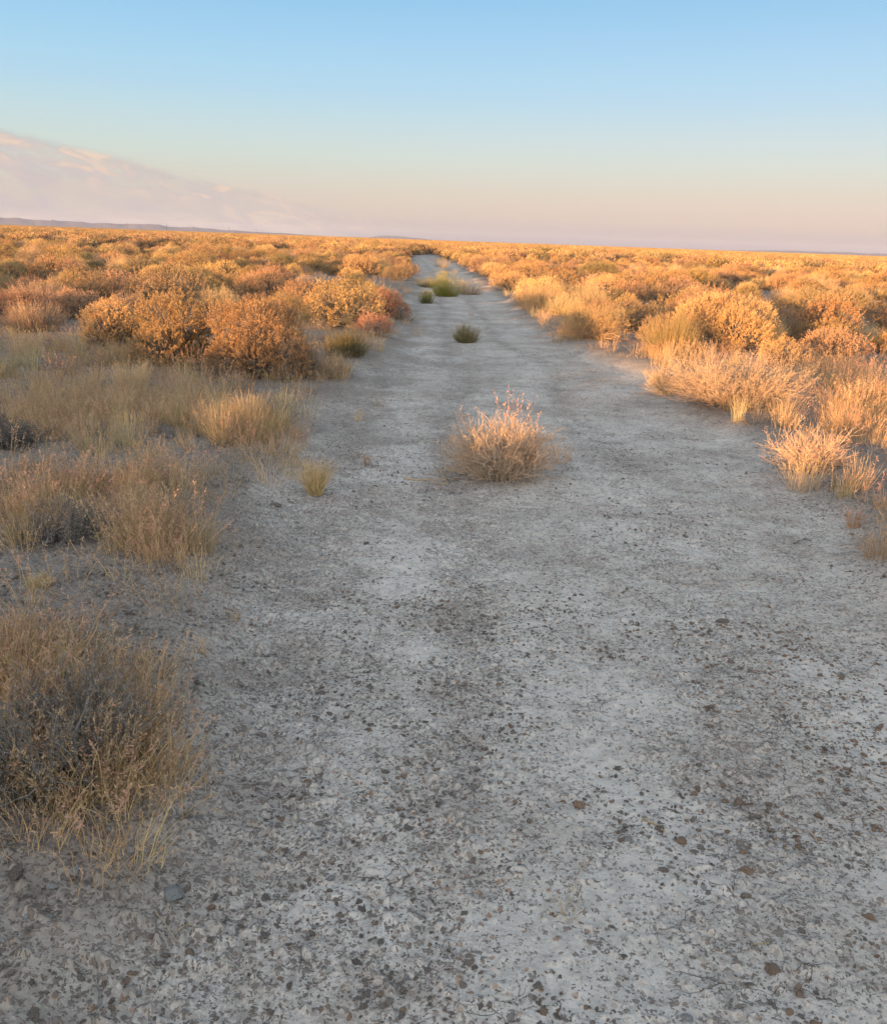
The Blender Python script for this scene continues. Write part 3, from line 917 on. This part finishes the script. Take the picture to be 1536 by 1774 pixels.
cand = field_points(7.0, 70.0, 1.3, 34, rng)
rad = rng.uniform(0.55, 1.35, len(cand))
pk = rng.choice(len(PROTO), len(cand), p=[.17, .14, .15, .15, .1, .05, .05, .11, .08])
Rk = np.array([p['r'] for p in PROTO])[pk] * rad
order = np.argsort(np.hypot(cand[:, 0], cand[:, 1]) * rng.uniform(0.9, 1.1, len(cand)))
heros = np.array(HERO)
grid = {}
kept = []
okt = clear_of_track(cand, 0.45) & (fbm(cand[:, 0], cand[:, 1], 0.18, 2, 61) + rng.uniform(-.16, .16, len(cand)) > 0.40)
okt &= ~((cand[:, 1] < 12) & (np.abs(cand[:, 0] - (-1.0)) > 0) & (rng.uniform(size=len(cand)) < 0.5))
for i in order:
    if not okt[i]:
        continue
    x, y = cand[i]
    if np.any(np.hypot(heros[:, 0] - x, heros[:, 1] - y) < heros[:, 2] * 0.9 + Rk[i] * 0.8):
        continue
    # keep the grassy openings in front of the big bushes open
    if y < 10.5 and x < 0:
        continue
    if (y < 9.0 and x > 0) or (y < 12.0 and x > 4.0):
        continue
    gx, gy = int(x // 1.5), int(y // 1.5)
    bad = False
    for ax in (-1, 0, 1):
        for ay in (-1, 0, 1):
            for (qx, qy, qr) in grid.get((gx + ax, gy + ay), ()):
                if math.hypot(qx - x, qy - y) < 0.70 * (qr + Rk[i]):
                    bad = True
    if bad:
        continue
    grid.setdefault((gx, gy), []).append((x, y, Rk[i]))
    kept.append(i)
kept = np.array(kept)
dist = np.hypot(cand[kept, 0], cand[kept, 1])
inview = np.abs(np.degrees(np.arctan2(cand[kept, 0], cand[kept, 1]))) < 28.5
near = [i for i, v, d in sorted(zip(kept, inview, dist), key=lambda q: q[2]) if v][:262]
nearset = set(near)
rest = [i for i in kept if i not in nearset]
ZN = hgt(cand[:, 0], cand[:, 1])
for i in near:
    p = PROTO[pk[i]]
    x, y = cand[i]
    s = rad[i]
    e = empty(p['name'], x, y, float(ZN[i]), float(rng.uniform(0, 6.28)), (s * rng.uniform(.9, 1.15), s * rng.uniform(.9, 1.15), s * rng.uniform(.75, 1.15)))
    d = math.hypot(x, y)
    band = 'near' if d < 15 else 'middle' if d < 24 else 'far'
    side = 'left' if x < float(edges(np.array([y]))[0][0]) else 'right'
    size = 'small' if Rk[i] < 0.48 else 'medium' if Rk[i] < 0.62 else 'broad'
    lab = '%s %s bush in the %s brush on the %s side of the track' % (size, p['tone'], band, side)
    tag(e, lab, 'bush', 'brush: ' + lab)
    part('branches', p['B'], e); part('foliage', p['F'], e)


# ------------------------------------------------------------------ uncountable cover: geometry-node scatters
def scatter(name, P, S, RZ, IDX, meshes, label, cat, tilt=0.0, seed=0):
    pc = bpy.data.collections.new(name + '_sources')
    for k, ml in enumerate(meshes):
        me = ml
        o = bpy.data.objects.new('%s_source' % name, me)
        o.name = '%s_source_%02d' % (name, k)
        pc.objects.link(o)
    me = bpy.data.meshes.new(name)
    me.vertices.add(len(P))
    me.vertices.foreach_set('co', P.astype(np.float32).ravel())
    rg = np.random.default_rng(seed + 5)
    rot = np.stack([rg.normal(size=len(P)) * tilt, rg.normal(size=len(P)) * tilt, RZ], 1)
    a = me.attributes.new('rot', 'FLOAT_VECTOR', 'POINT'); a.data.foreach_set('vector', rot.astype(np.float32).ravel())
    a = me.attributes.new('siz', 'FLOAT_VECTOR', 'POINT'); a.data.foreach_set('vector', S.astype(np.float32).ravel())
    a = me.attributes.new('pick', 'INT', 'POINT'); a.data.foreach_set('value', IDX.astype(np.int32))
    me.update()
    ob = link(bpy.data.objects.new(name, me))
    tree = bpy.data.node_groups.new(name, 'GeometryNodeTree')
    tree.interface.new_socket('Geometry', in_out='INPUT', socket_type='NodeSocketGeometry')
    tree.interface.new_socket('Geometry', in_out='OUTPUT', socket_type='NodeSocketGeometry')
    nd = tree.nodes; lk = tree.links
    gi = nd.new('NodeGroupInput'); go = nd.new('NodeGroupOutput')
    ci = nd.new('GeometryNodeCollectionInfo')
    ci.inputs['Collection'].default_value = pc
    ci.inputs['Separate Children'].default_value = True
    ci.inputs['Reset Children'].default_value = True
    iop = nd.new('GeometryNodeInstanceOnPoints')
    iop.inputs['Pick Instance'].default_value = True

    def named(t, n):
        q = nd.new('GeometryNodeInputNamedAttribute'); q.data_type = t
        q.inputs['Name'].default_value = n
        return q.outputs[0]
    lk.new(gi.outputs[0], iop.inputs['Points'])
    lk.new(ci.outputs[0], iop.inputs['Instance'])
    lk.new(named('INT', 'pick'), iop.inputs['Instance Index'])
    lk.new(named('FLOAT_VECTOR', 'rot'), iop.inputs['Rotation'])
    lk.new(named('FLOAT_VECTOR', 'siz'), iop.inputs['Scale'])
    lk.new(iop.outputs[0], go.inputs[0])
    md = ob.modifiers.new('scatter', 'NODES')
    md.node_group = tree
    tag(ob, label, cat, kind='stuff')
    return ob


def sz(n, lo, hi, rg, vz=0.15):
    s = rg.uniform(lo, hi, n)
    return np.stack([s, s, s * rg.uniform(1 - vz, 1 + vz, n)], 1)


# distant and surrounding brush
full = [merged('brush_clump', [p['B'], p['F']]) for p in PROTO]
lowp = []
for k, (mt, mt2) in enumerate([(GOLD, BARK), (RUST, BARK), (GOLD, BARK), (OLIVE, BARK)]):
    B, Fo = sage(400 + k, 0.65, 0.66, lobes=11, sprigs=340, nl=5, leafL=0.05, leafW=0.03, sl=0.12, fine=2)
    lowp.append(merged('brush_far', [B.build('b', mt2), Fo.build('f', mt)]))
bp = [cand[i] for i in rest]; bi = [pk[i] for i in rest]; bs = [rad[i] for i in rest]
rg = np.random.default_rng(17)
# unseen brush around and behind the viewer, thickened to block the low sun
around = []
q = np.stack([rg.uniform(-60, 45, 12000), rg.uniform(-70, 8, 12000)], 1)
azq = np.degrees(np.arctan2(q[:, 0], q[:, 1]))
l_, r_ = edges(q[:, 1])
lx = np.where(q[:, 1] < 1.5, -1.35, l_); rx = np.where(q[:, 1] < 1.5, 2.2, r_)
q = q[(np.abs(azq) > 36) & ~((q[:, 0] > lx - 0.9) & (q[:, 0] < rx + 0.9) & (q[:, 1] > -2.6)) & (np.hypot(q[:, 0], q[:, 1]) > 2.2)]  # added brush also closes the track behind the viewer against the sun
q = q[rg.uniform(size=len(q)) < 0.55]
q = q[~((q[:, 1] > 1.0) & (np.abs(q[:, 0]) < 5.0))]
bp += list(q); bi += list(rg.integers(0, len(PROTO), len(q))); bs += list(np.where(np.hypot(q[:, 0], q[:, 1]) < np.where(q[:, 0] > -6, 13, 6), rg.uniform(1.15, 1.6, len(q)), rg.uniform(0.85, 1.3, len(q))))  # closest bushes enlarged so their shade covers the foreground
nfull = len(full)
far1 = field_points(70, 320, 0.34, 33, rg)
far1 = far1[clear_of_track(far1, 0.4)]
bp += list(far1); bi += list(nfull + rg.integers(0, 4, len(far1))); bs += list(rg.uniform(0.9, 1.9, len(far1)))
# farther still, each instance is a bank of bushes
banks = []
for k in range(2):
    rb = np.random.default_rng(500 + k)
    Vs, Qs, Ms, n = [], [], [], 0
    for j in range(16):
        src = lowp[rb.integers(0, 4)]
        v = np.empty(len(src.vertices) * 3, np.float32); src.vertices.foreach_get('co', v); v = v.reshape(-1, 3)
        qq = np.empty(len(src.loops), np.int32); src.loops.foreach_get('vertex_index', qq)
        mi = 0 if src.materials[1] == GOLD else 1 if src.materials[1] == RUST else 2
        s = rb.uniform(0.9, 1.7)
        Vs.append(v * s + np.array([rb.uniform(-6, 6), rb.uniform(-6, 6), 0]))
        Qs.append(qq.reshape(-1, 4) + n); n += len(v); Ms.append(np.full(len(qq) // 4, mi))
    banks.append(mesh_from('brush_bank', np.concatenate(Vs), np.concatenate(Qs), [GOLD, RUST, OLIVE], False, np.concatenate(Ms)))
far2 = field_points(310, 1300, 0.011, 33, rg)
bp += list(far2); bi += list(nfull + 4 + rg.integers(0, 2, len(far2))); bs += list(rg.uniform(0.9, 1.25, len(far2)))
bp = np.array(bp); bs = np.array(bs)
scatter('distant_brush', np.column_stack([bp, hgt(bp[:, 0], bp[:, 1])]), np.stack([bs, bs, bs * rg.uniform(.85, 1.1, len(bs))], 1),
        rg.uniform(0, 6.28, len(bs)), np.array(bi), full + lowp + banks,
        'sea of orange lit sagebrush running on to the horizon', 'brush')

# dry grass
tufts = []
for k in range(4):
    G, S = grass(600 + k, n=34, Hh=0.30, R=0.11, spread=0.32, droop=0.4, w=0.0038, headfrac=0.5, headL=0.013)
    tufts.append(merged('t', [G.build('g', STRAW if k % 2 else ORANGE), S.build('s', STRAW if k < 2 else PINK)]))
for k in range(2):
    G, S = grass(620 + k, n=80, Hh=0.34, R=0.08, spread=0.26, droop=0.4, w=0.0036, headfrac=0.2)
    tufts.append(merged('t', [G.build('g', PALE), S.build('s', STRAW)]))
for k in range(2):
    G, S = grass(630 + k, n=14, Hh=0.36, R=0.12, spread=0.30, droop=0.3, w=0.003, headfrac=0.9, headL=0.020)
    tufts.append(merged('t', [G.build('g', ORANGE), S.build('s', PINK)]))
for k in range(2):   # low litter: short lying stalks
    G, S = grass(640 + k, n=22, Hh=0.18, R=0.16, spread=1.0, droop=0.5, w=0.0034, head=False)
    tufts.append(G.build('g', STRAW))
for k in range(2):   # grey twiggy undergrowth
    B, T = twiggy(650 + k, 0.22, 0.22, stems=26, sub=4, r0=0.0022, tips=False, tertiary=1)
    tufts.append(B.build('b', GREYTWIG))


def grass_field():
    rg = np.random.default_rng(23)
    out = []
    for rmin, rmax, dens, azl in ((1.0, 7, 28, 50), (7, 14, 26, 36), (14, 30, 8, 33), (30, 60, 2.2, 32)):
        p = field_points(rmin, rmax, dens, azl, rg)
        out.append(p)
    p = np.concatenate(out)
    t = track(p[:, 0], p[:, 1])
    patch = fbm(p[:, 0], p[:, 1], 0.55, 3, 71)
    keep = (t < 0.35) & ~((p[:, 1] < 1.75) & (p[:, 0] < 0)) & (patch + rg.uniform(-0.25, 0.25, len(p)) > 0.42)
    # photo's own bare soil patches, left and right foreground
    def hole(cx, cy, rx, ry):
        return ((p[:, 0] - cx) / rx) ** 2 + ((p[:, 1] - cy) / ry) ** 2 < 1
    for (px, py, w, h) in BARE:
        c = ground_at(px, py)
        a = ground_at(px + w, py); b = ground_at(px, py - h)
        keep &= ~(hole(c[0], c[1], abs(a[0] - c[0]), abs(b[1] - c[1])) & (rg.uniform(size=len(p)) < 0.93))
    p = p[keep]
    n = len(p)
    idx = rg.choice(12, n, p=[.09, .09, .09, .09, .03, .03, .14, .14, .10, .10, .05, .05])
    sc = sz(n, 0.45, 0.95, rg, 0.25)
    r = np.hypot(p[:, 0], p[:, 1])
    nearf = np.where(r < 3.2, 0.72, 1.0)
    sc *= nearf[:, None]
    return p, idx, sc, rg


BARE = [(230, 1100, 120, 60), (60, 1120, 70, 40), (40, 1560, 130, 60), (130, 830, 120, 26), (330, 820, 120, 30), (100, 600, 90, 18), (290, 1180, 70, 60), (1450, 820, 60, 40), (1400, 620, 60, 14)]
gp, gidx, gsc, rg = grass_field()
# extra dense belts traced from the photo: (px, py, half width, half depth px, count, tuft kinds, height factor)
BELTS = [(250, 735, 250, 58, 480, [0, 1, 2, 3, 5, 6, 7], 0.85), (90, 740, 120, 60, 220, [0, 1, 2, 3, 7], 0.85), (420, 770, 70, 22, 160, [0, 1, 4], 1.1),
         (265, 985, 60, 50, 110, [0, 2, 3, 6, 7], 0.95), (50, 930, 60, 60, 90, [0, 1, 6], 0.9), (200, 870, 150, 30, 110, [2, 3, 7, 8], 0.8),
         (110, 1400, 150, 110, 190, [0, 1, 3, 6, 7], 0.8), (130, 1210, 110, 50, 40, [0, 1, 7, 6], 0.6), (30, 1250, 60, 100, 90, [0, 2, 3], 0.8), (240, 1350, 50, 110, 80, [0, 2, 8], 0.7),
         (1460, 665, 90, 30, 240, [0, 2, 3, 6, 7], 1.0), (1500, 720, 60, 25, 160, [2, 3, 7], 1.1), (1450, 590, 90, 18, 260, [1, 4, 5], 1.0), (1475, 755, 50, 30, 80, [0, 2, 3, 7], 0.9), (770, 470, 20, 7, 50, [0, 1, 3], 0.8), (762, 450, 14, 5, 70, [1, 3], 1.0), (160, 890, 180, 60, 150, [0, 2, 6, 7, 8, 9], 0.8), (110, 610, 140, 26, 170, [0, 1, 3, 6], 0.8), (120, 1080, 160, 50, 34, [7, 8, 9, 2], 0.6), (430, 640, 80, 20, 60, [0, 1], 0.7),
         (1010, 592, 60, 10, 60, [0, 2], 1.0), (1170, 628, 50, 8, 60, [0, 1, 3], 1.1), (560, 655, 50, 14, 70, [0, 2, 3], 0.8), (330, 980, 60, 90, 60, [7, 8, 9], 0.7), (470, 800, 60, 40, 60, [7, 8, 9, 3], 0.7), (230, 640, 90, 12, 140, [0, 1, 3], 1.1), (640, 575, 70, 20, 120, [1, 3], 0.7),
         (500, 560, 80, 15, 140, [1, 5], 1.0)]
ep, ei, es = [], [], []
for (px, py, wx, wy, n, kinds, hf) in BELTS:
    for _ in range(int(n * (0.55 if py > 600 else 0.7))):
        u, v = rg.normal(size=2) * 0.5
        g = ground_at(px + u * wx, py + v * wy)
        ep.append(g); ei.append(kinds[rg.integers(0, len(kinds))]); s = rg.uniform(0.42, 0.92)
        es.append((s, s, s * hf * rg.uniform(.8, 1.2)))
gp = np.concatenate([gp, np.array(ep)]); gidx = np.concatenate([gidx, ei]); gsc = np.concatenate([gsc, np.array(es)])
scatter('dry_grass', np.column_stack([gp, hgt(gp[:, 0], gp[:, 1])]), gsc, rg.uniform(0, 6.28, len(gp)), gidx, tufts,
        'dry straw and orange grass between the bushes on both sides of the track', 'grass', tilt=0.10)


# ------------------------------------------------------------------ clods, crumbs and stones
def soil_mat(name, c1, c2):
    m = bpy.data.materials.new(name)
    m.use_nodes = True
    M = NT(m.node_tree)
    tc = M.n('ShaderNodeTexCoord'); oi = M.n('ShaderNodeObjectInfo')
    n = M.noise(tc.outputs['Object'], 3.0, 4.0)
    c = M.mix(oi.outputs['Random'], c1, c2)
    c = M.mix(M.math('MULTIPLY', n, 0.5), c, M.mix(1.0, c, (0.55, 0.55, 0.55), 'MULTIPLY'))
    b = M.n('ShaderNodeBsdfPrincipled')
    M.put(b.inputs['Base Color'], c)
    b.inputs['Roughness'].default_value = 0.95
    b.inputs['Specular IOR Level'].default_value = 0.15
    bp = M.n('ShaderNodeBump')
    bp.inputs['Strength'].default_value = 0.6
    bp.inputs['Distance'].default_value = 0.1
    M.put(bp.inputs['Height'], M.noise(tc.outputs['Object'], 9.0, 3.0))
    M.put(b.inputs['Normal'], bp.outputs[0])
    o = M.n('ShaderNodeOutputMaterial')
    M.put(o.inputs[0], b.outputs[0])
    return m


import bmesh


def rock_mesh(name, seed, mat, flat=0.6, sub=2, jag=0.30):
    rg = np.random.default_rng(seed)
    bm = bmesh.new()
    bmesh.ops.create_icosphere(bm, subdivisions=sub, radius=1.0)
    P = np.array([v.co[:] for v in bm.verts])
    cuts = unit(rg.normal(size=(9, 3))); dd = rg.uniform(0.55, 0.95, 9)
    for c, d_ in zip(cuts, dd):      # planar facets
        h = P @ c
        P = P - np.clip(h - d_, 0, None)[:, None] * c
    for f_ in (3.0, 5.5, 9.0, 15.0):
        for _ in range(3):
            w_ = unit(rg.normal(size=3)) * f_
            P = P * (1 + jag * 0.55 / f_ ** 0.7 * np.sin(P @ w_ + rg.uniform(0, 6))[:, None])
    P *= np.array([1, rg.uniform(.65, 1), flat])
    for v, p in zip(bm.verts, P):
        v.co = p
    me = bpy.data.meshes.new(name)
    bm.to_mesh(me); bm.free()
    me.materials.append(mat)
    return me


CLOD = soil_mat('dark_clod', (0.17, 0.135, 0.11), (0.29, 0.235, 0.195))
RUSTCLOD = soil_mat('rusty_clod', (0.24, 0.165, 0.12), (0.36, 0.235, 0.16))
PALECLOD = soil_mat('pale_clod', (0.28, 0.265, 0.25), (0.36, 0.34, 0.32))
crm = [rock_mesh('c', 700 + k, (CLOD, CLOD, CLOD, RUSTCLOD, RUSTCLOD, PALECLOD)[k], 0.5, 2, 0.5) for k in range(6)]
rg = np.random.default_rng(31)
p = np.concatenate([field_points(1.0, 4, 2600, 40, rg), field_points(4, 8, 700, 36, rg), field_points(8, 14, 160, 32, rg)])
t = track(p[:, 0], p[:, 1]); wh = wheel(p[:, 0], p[:, 1])
dn = fbm(p[:, 0], p[:, 1], 1.4, 4, 81) * 0.6 + fbm(p[:, 0], p[:, 1], 7, 3, 91) * 0.5 + 0.10 * wh + 0.12 * (1 - t)
dn = dn + 0.06 * sstep(p[:, 0], 0.3, 1.6)
keep = dn + rg.uniform(-0.10, 0.10, len(p)) > 0.625
p = p[keep]; t = t[keep]
n = len(p)
s = np.exp(rg.normal(size=n) * 0.5) * 0.0042
s = np.clip(s, 0.0015, 0.013)
rustp = 0.12 + 0.5 * sstep(p[:, 0], 0.2, 1.4) * t
u = rg.uniform(size=n)
idx = np.where(u < rustp, 3 + rg.integers(0, 2, n), np.where(u > 0.95, 5, rg.integers(0, 3, n)))
z = hgt(p[:, 0], p[:, 1]) + (fbm(p[:, 0], p[:, 1], 2.2, 4, 31) - 0.5) * 0.030 * (1 - sstep(np.hypot(p[:, 0], p[:, 1]), 9, 16)) - 0.012 * wheel(p[:, 0], p[:, 1]) * t + (s * 0.15)
scatter('soil_crumbs', np.column_stack([p, z]), np.stack([s, s * rg.uniform(.7, 1.2, n), s * rg.uniform(.6, 1.1, n)], 1), rg.uniform(0, 6.28, n), idx, crm,
        'loose dark crumbs and rusty flecks of soil strewn over the pale crust', 'gravel', tilt=0.3)


def surf(x, y):
    a = np.array([x]); b = np.array([y])
    tt = track(a, b)
    return float((hgt(a, b) + (fbm(a, b, 2.2, 4, 31) - 0.5) * 0.030 - 0.012 * wheel(a, b) * tt)[0])


STONES = [
    (301, 1574, 34, PALECLOD, 'brown soil lump on the crust, lower left'),
    (40, 1584, 26, CLOD, 'dark angular stone near the left edge of the photo'),
    (98, 1602, 16, PALECLOD, 'small pale grey stone, lower left corner'),
    (134, 1572, 22, PALECLOD, 'pale flat stone right of the dark angular one'),
    (347, 1436, 13, PALECLOD, 'small whitish pebble right of the large dead bush'),
    (325, 1442, 20, CLOD, 'grey clod beside the small whitish pebble'),
    (308, 1434, 9, PALECLOD, 'tiny pale pebble left of the grey clod'),
    (1503, 1590, 26, RUSTCLOD, 'rounded tan stone at the right edge of the photo'),
    (1386, 1616, 12, CLOD, 'small near black pebble, lower right'),
    (1190, 1764, 20, PALECLOD, 'pale pebble in a dark socket at the bottom edge'),
    (1180, 1456, 30, RUSTCLOD, 'rusty brown clod beside a forked twig, right of centre'),
    (1090, 1456, 18, PALECLOD, 'small grey pebble in a dark dimple on the crust'),
    (1293, 1508, 34, RUSTCLOD, 'flat reddish clod, right foreground'),
    (1150, 1507, 18, CLOD, 'flat dark grey stone on the cracked crust'),
    (1003, 1392, 38, RUSTCLOD, 'crumbly reddish clod in the middle of the crust'),
    (1290, 1552, 18, CLOD, 'pointed dark stone below the flat reddish clod'),
    (1338, 1682, 40, RUSTCLOD, 'large crumbly orange clod, lower right'),
    (1288, 1475, 20, RUSTCLOD, 'small orange clod above the flat reddish one'),
    (1280, 1384, 26, RUSTCLOD, 'orange clod, right of the cracked crust'),
    (940, 1750, 30, RUSTCLOD, 'orange crumb heap near the bottom edge'),
    (1252, 1078, 20, CLOD, 'dark clod alone on the pale track, right of centre'),
    (634, 943, 12, CLOD, 'dark speck of stone beyond the small golden tuft'),
    (480, 880, 22, CLOD, 'dark clod near the left edge of the track'),
]
for k, (px, py, w, mt, lab) in enumerate(STONES):
    g = ground_at(px, py, 0.0)
    r_ = w / 2 / F0 * math.hypot(math.hypot(*g), CAMH)
    me = rock_mesh('stone', 800 + k, mt, 0.5, 4, 0.36 if mt is RUSTCLOD else 0.26)
    o = link(bpy.data.objects.new('stone' if 'stone' in lab else 'pebble' if 'pebble' in lab else 'clod', me))
    o.location = (g[0], g[1], surf(g[0], g[1]) + r_ * 0.12)
    if mt is RUSTCLOD:
        r_ *= 0.62
    o.scale = (r_, r_, r_)
    o.rotation_euler = (0, 0, k * 1.7)
    tag(o, lab, 'stone' if mt is not RUSTCLOD else 'clod')

TWIGS = [
    ([(178, 1592), (213, 1569)], 'pale straight stick, lower left', PALE, .0022),
    ([(272, 1607), (309, 1643)], 'thin tan stick lying below the brown soil lump', TWIG, .002),
    ([(310, 1626), (330, 1612), (342, 1622)], 'short bent stick right of the thin tan one', PALE, .002),
    ([(514, 1636), (522, 1655), (518, 1684)], 'curved grey stick, lower left of the track', GREYTWIG, .0024),
    ([(1112, 1420), (1135, 1428), (1152, 1442)], 'pale forked twig beside the rusty brown clod', PALE, .0032),
    ([(1402, 1438), (1410, 1448), (1415, 1460)], 'short pale twig among clods on the right', TWIG, .0034),
    ([(1488, 1348), (1503, 1353), (1516, 1361)], 'pale thin twig near the right edge', TWIG, .002),
    ([(1376, 1662), (1388, 1672), (1412, 1680)], 'knotty grey twig, lower right', GREYTWIG, .003),
    ([(1300, 1637), (1322, 1635), (1337, 1638)], 'thin straight pale twig above the large orange clod', PALE, .0016),
    ([(700, 829), (745, 832), (775, 838)], 'pale fallen branch left of the bush in the middle of the track', PALE, .006),
    ([(760, 814), (768, 826), (776, 836)], 'short branch forking from the pale fallen one', PALE, .006),
    ([(1375, 945), (1392, 935), (1404, 940)], 'dark branching twig on the ground at the right', GREYTWIG, .005),
    ([(992, 1545), (1004, 1510), (1012, 1486)], 'long straight dry stalk lying above the spiky sprout', PALE, .0016),
    ([(1001, 1552), (1015, 1515), (1020, 1490)], 'second dry stalk lying parallel above the spiky sprout', STRAW, .0016),
    ([(240, 1478), (262, 1456), (278, 1436)], 'thin straw stick leaning out from the foot of the large dead bush', STRAW, .0022),
    ([(852, 1110), (868, 1114), (876, 1108)], 'pale straw scrap in the middle of the track', PALE, .002),
]
rgt = np.random.default_rng(5)
for pts, lab, mt, r_ in TWIGS:
    P3 = []
    for (px, py) in pts:
        g = ground_at(px, py)
        P3.append((g[0], g[1], surf(g[0], g[1]) + r_ * 1.6))
    P3 = np.array(P3)
    tt = np.linspace(0, 1, 8)
    src = np.linspace(0, 1, len(P3))
    Pp = np.stack([np.interp(tt, src, P3[:, k]) for k in range(3)], 1)
    L = np.linalg.norm(Pp[-1] - Pp[0])
    Pp[1:-1] += rgt.normal(size=(6, 3)) * L * 0.018
    c0 = Pp[0].copy()
    b = MB()
    b.tubes((Pp - c0)[None], (r_ * np.linspace(1, .5, 8))[None], 6)
    s0 = Pp[4] - c0
    dirn = unit(Pp[-1] - Pp[0])
    side = np.array([-dirn[1], dirn[0], 0.1])
    b.tubes(np.stack([s0, s0 + dirn * L * .14 + side * L * .1, s0 + dirn * L * .22 + side * L * .2])[None], (r_ * np.array([.6, .45, .3]))[None], 5)
    o = link(bpy.data.objects.new('twig', b.build('twig', mt)))
    o.location = c0
    tag(o, lab, 'twig')


# ------------------------------------------------------------------ air
def haze():
    m = bpy.data.materials.new('haze')
    m.use_nodes = True
    M = NT(m.node_tree)
    v = M.n('ShaderNodeVolumePrincipled')
    v.inputs['Color'].default_value = (0.54, 0.59, 0.76, 1)
    v.inputs['Density'].default_value = 0.000035
    v.inputs['Anisotropy'].default_value = 0.0
    o = M.n('ShaderNodeOutputMaterial')
    M.put(o.inputs['Volume'], v.outputs[0])
    S_, zb, zt = 17000.0, -15.0, 160.0
    V = np.array([[x, y, z] for z in (zb, zt) for y in (-S_, S_) for x in (-S_, S_)])
    Q = np.array([[0, 2, 3, 1], [4, 5, 7, 6], [0, 1, 5, 4], [2, 6, 7, 3], [0, 4, 6, 2], [1, 3, 7, 5]])
    o = link(bpy.data.objects.new('haze', mesh_from('haze', V, Q, [m], False)))
    tag(o, kind='stuff')


HAZE = True
if HAZE:
    haze()
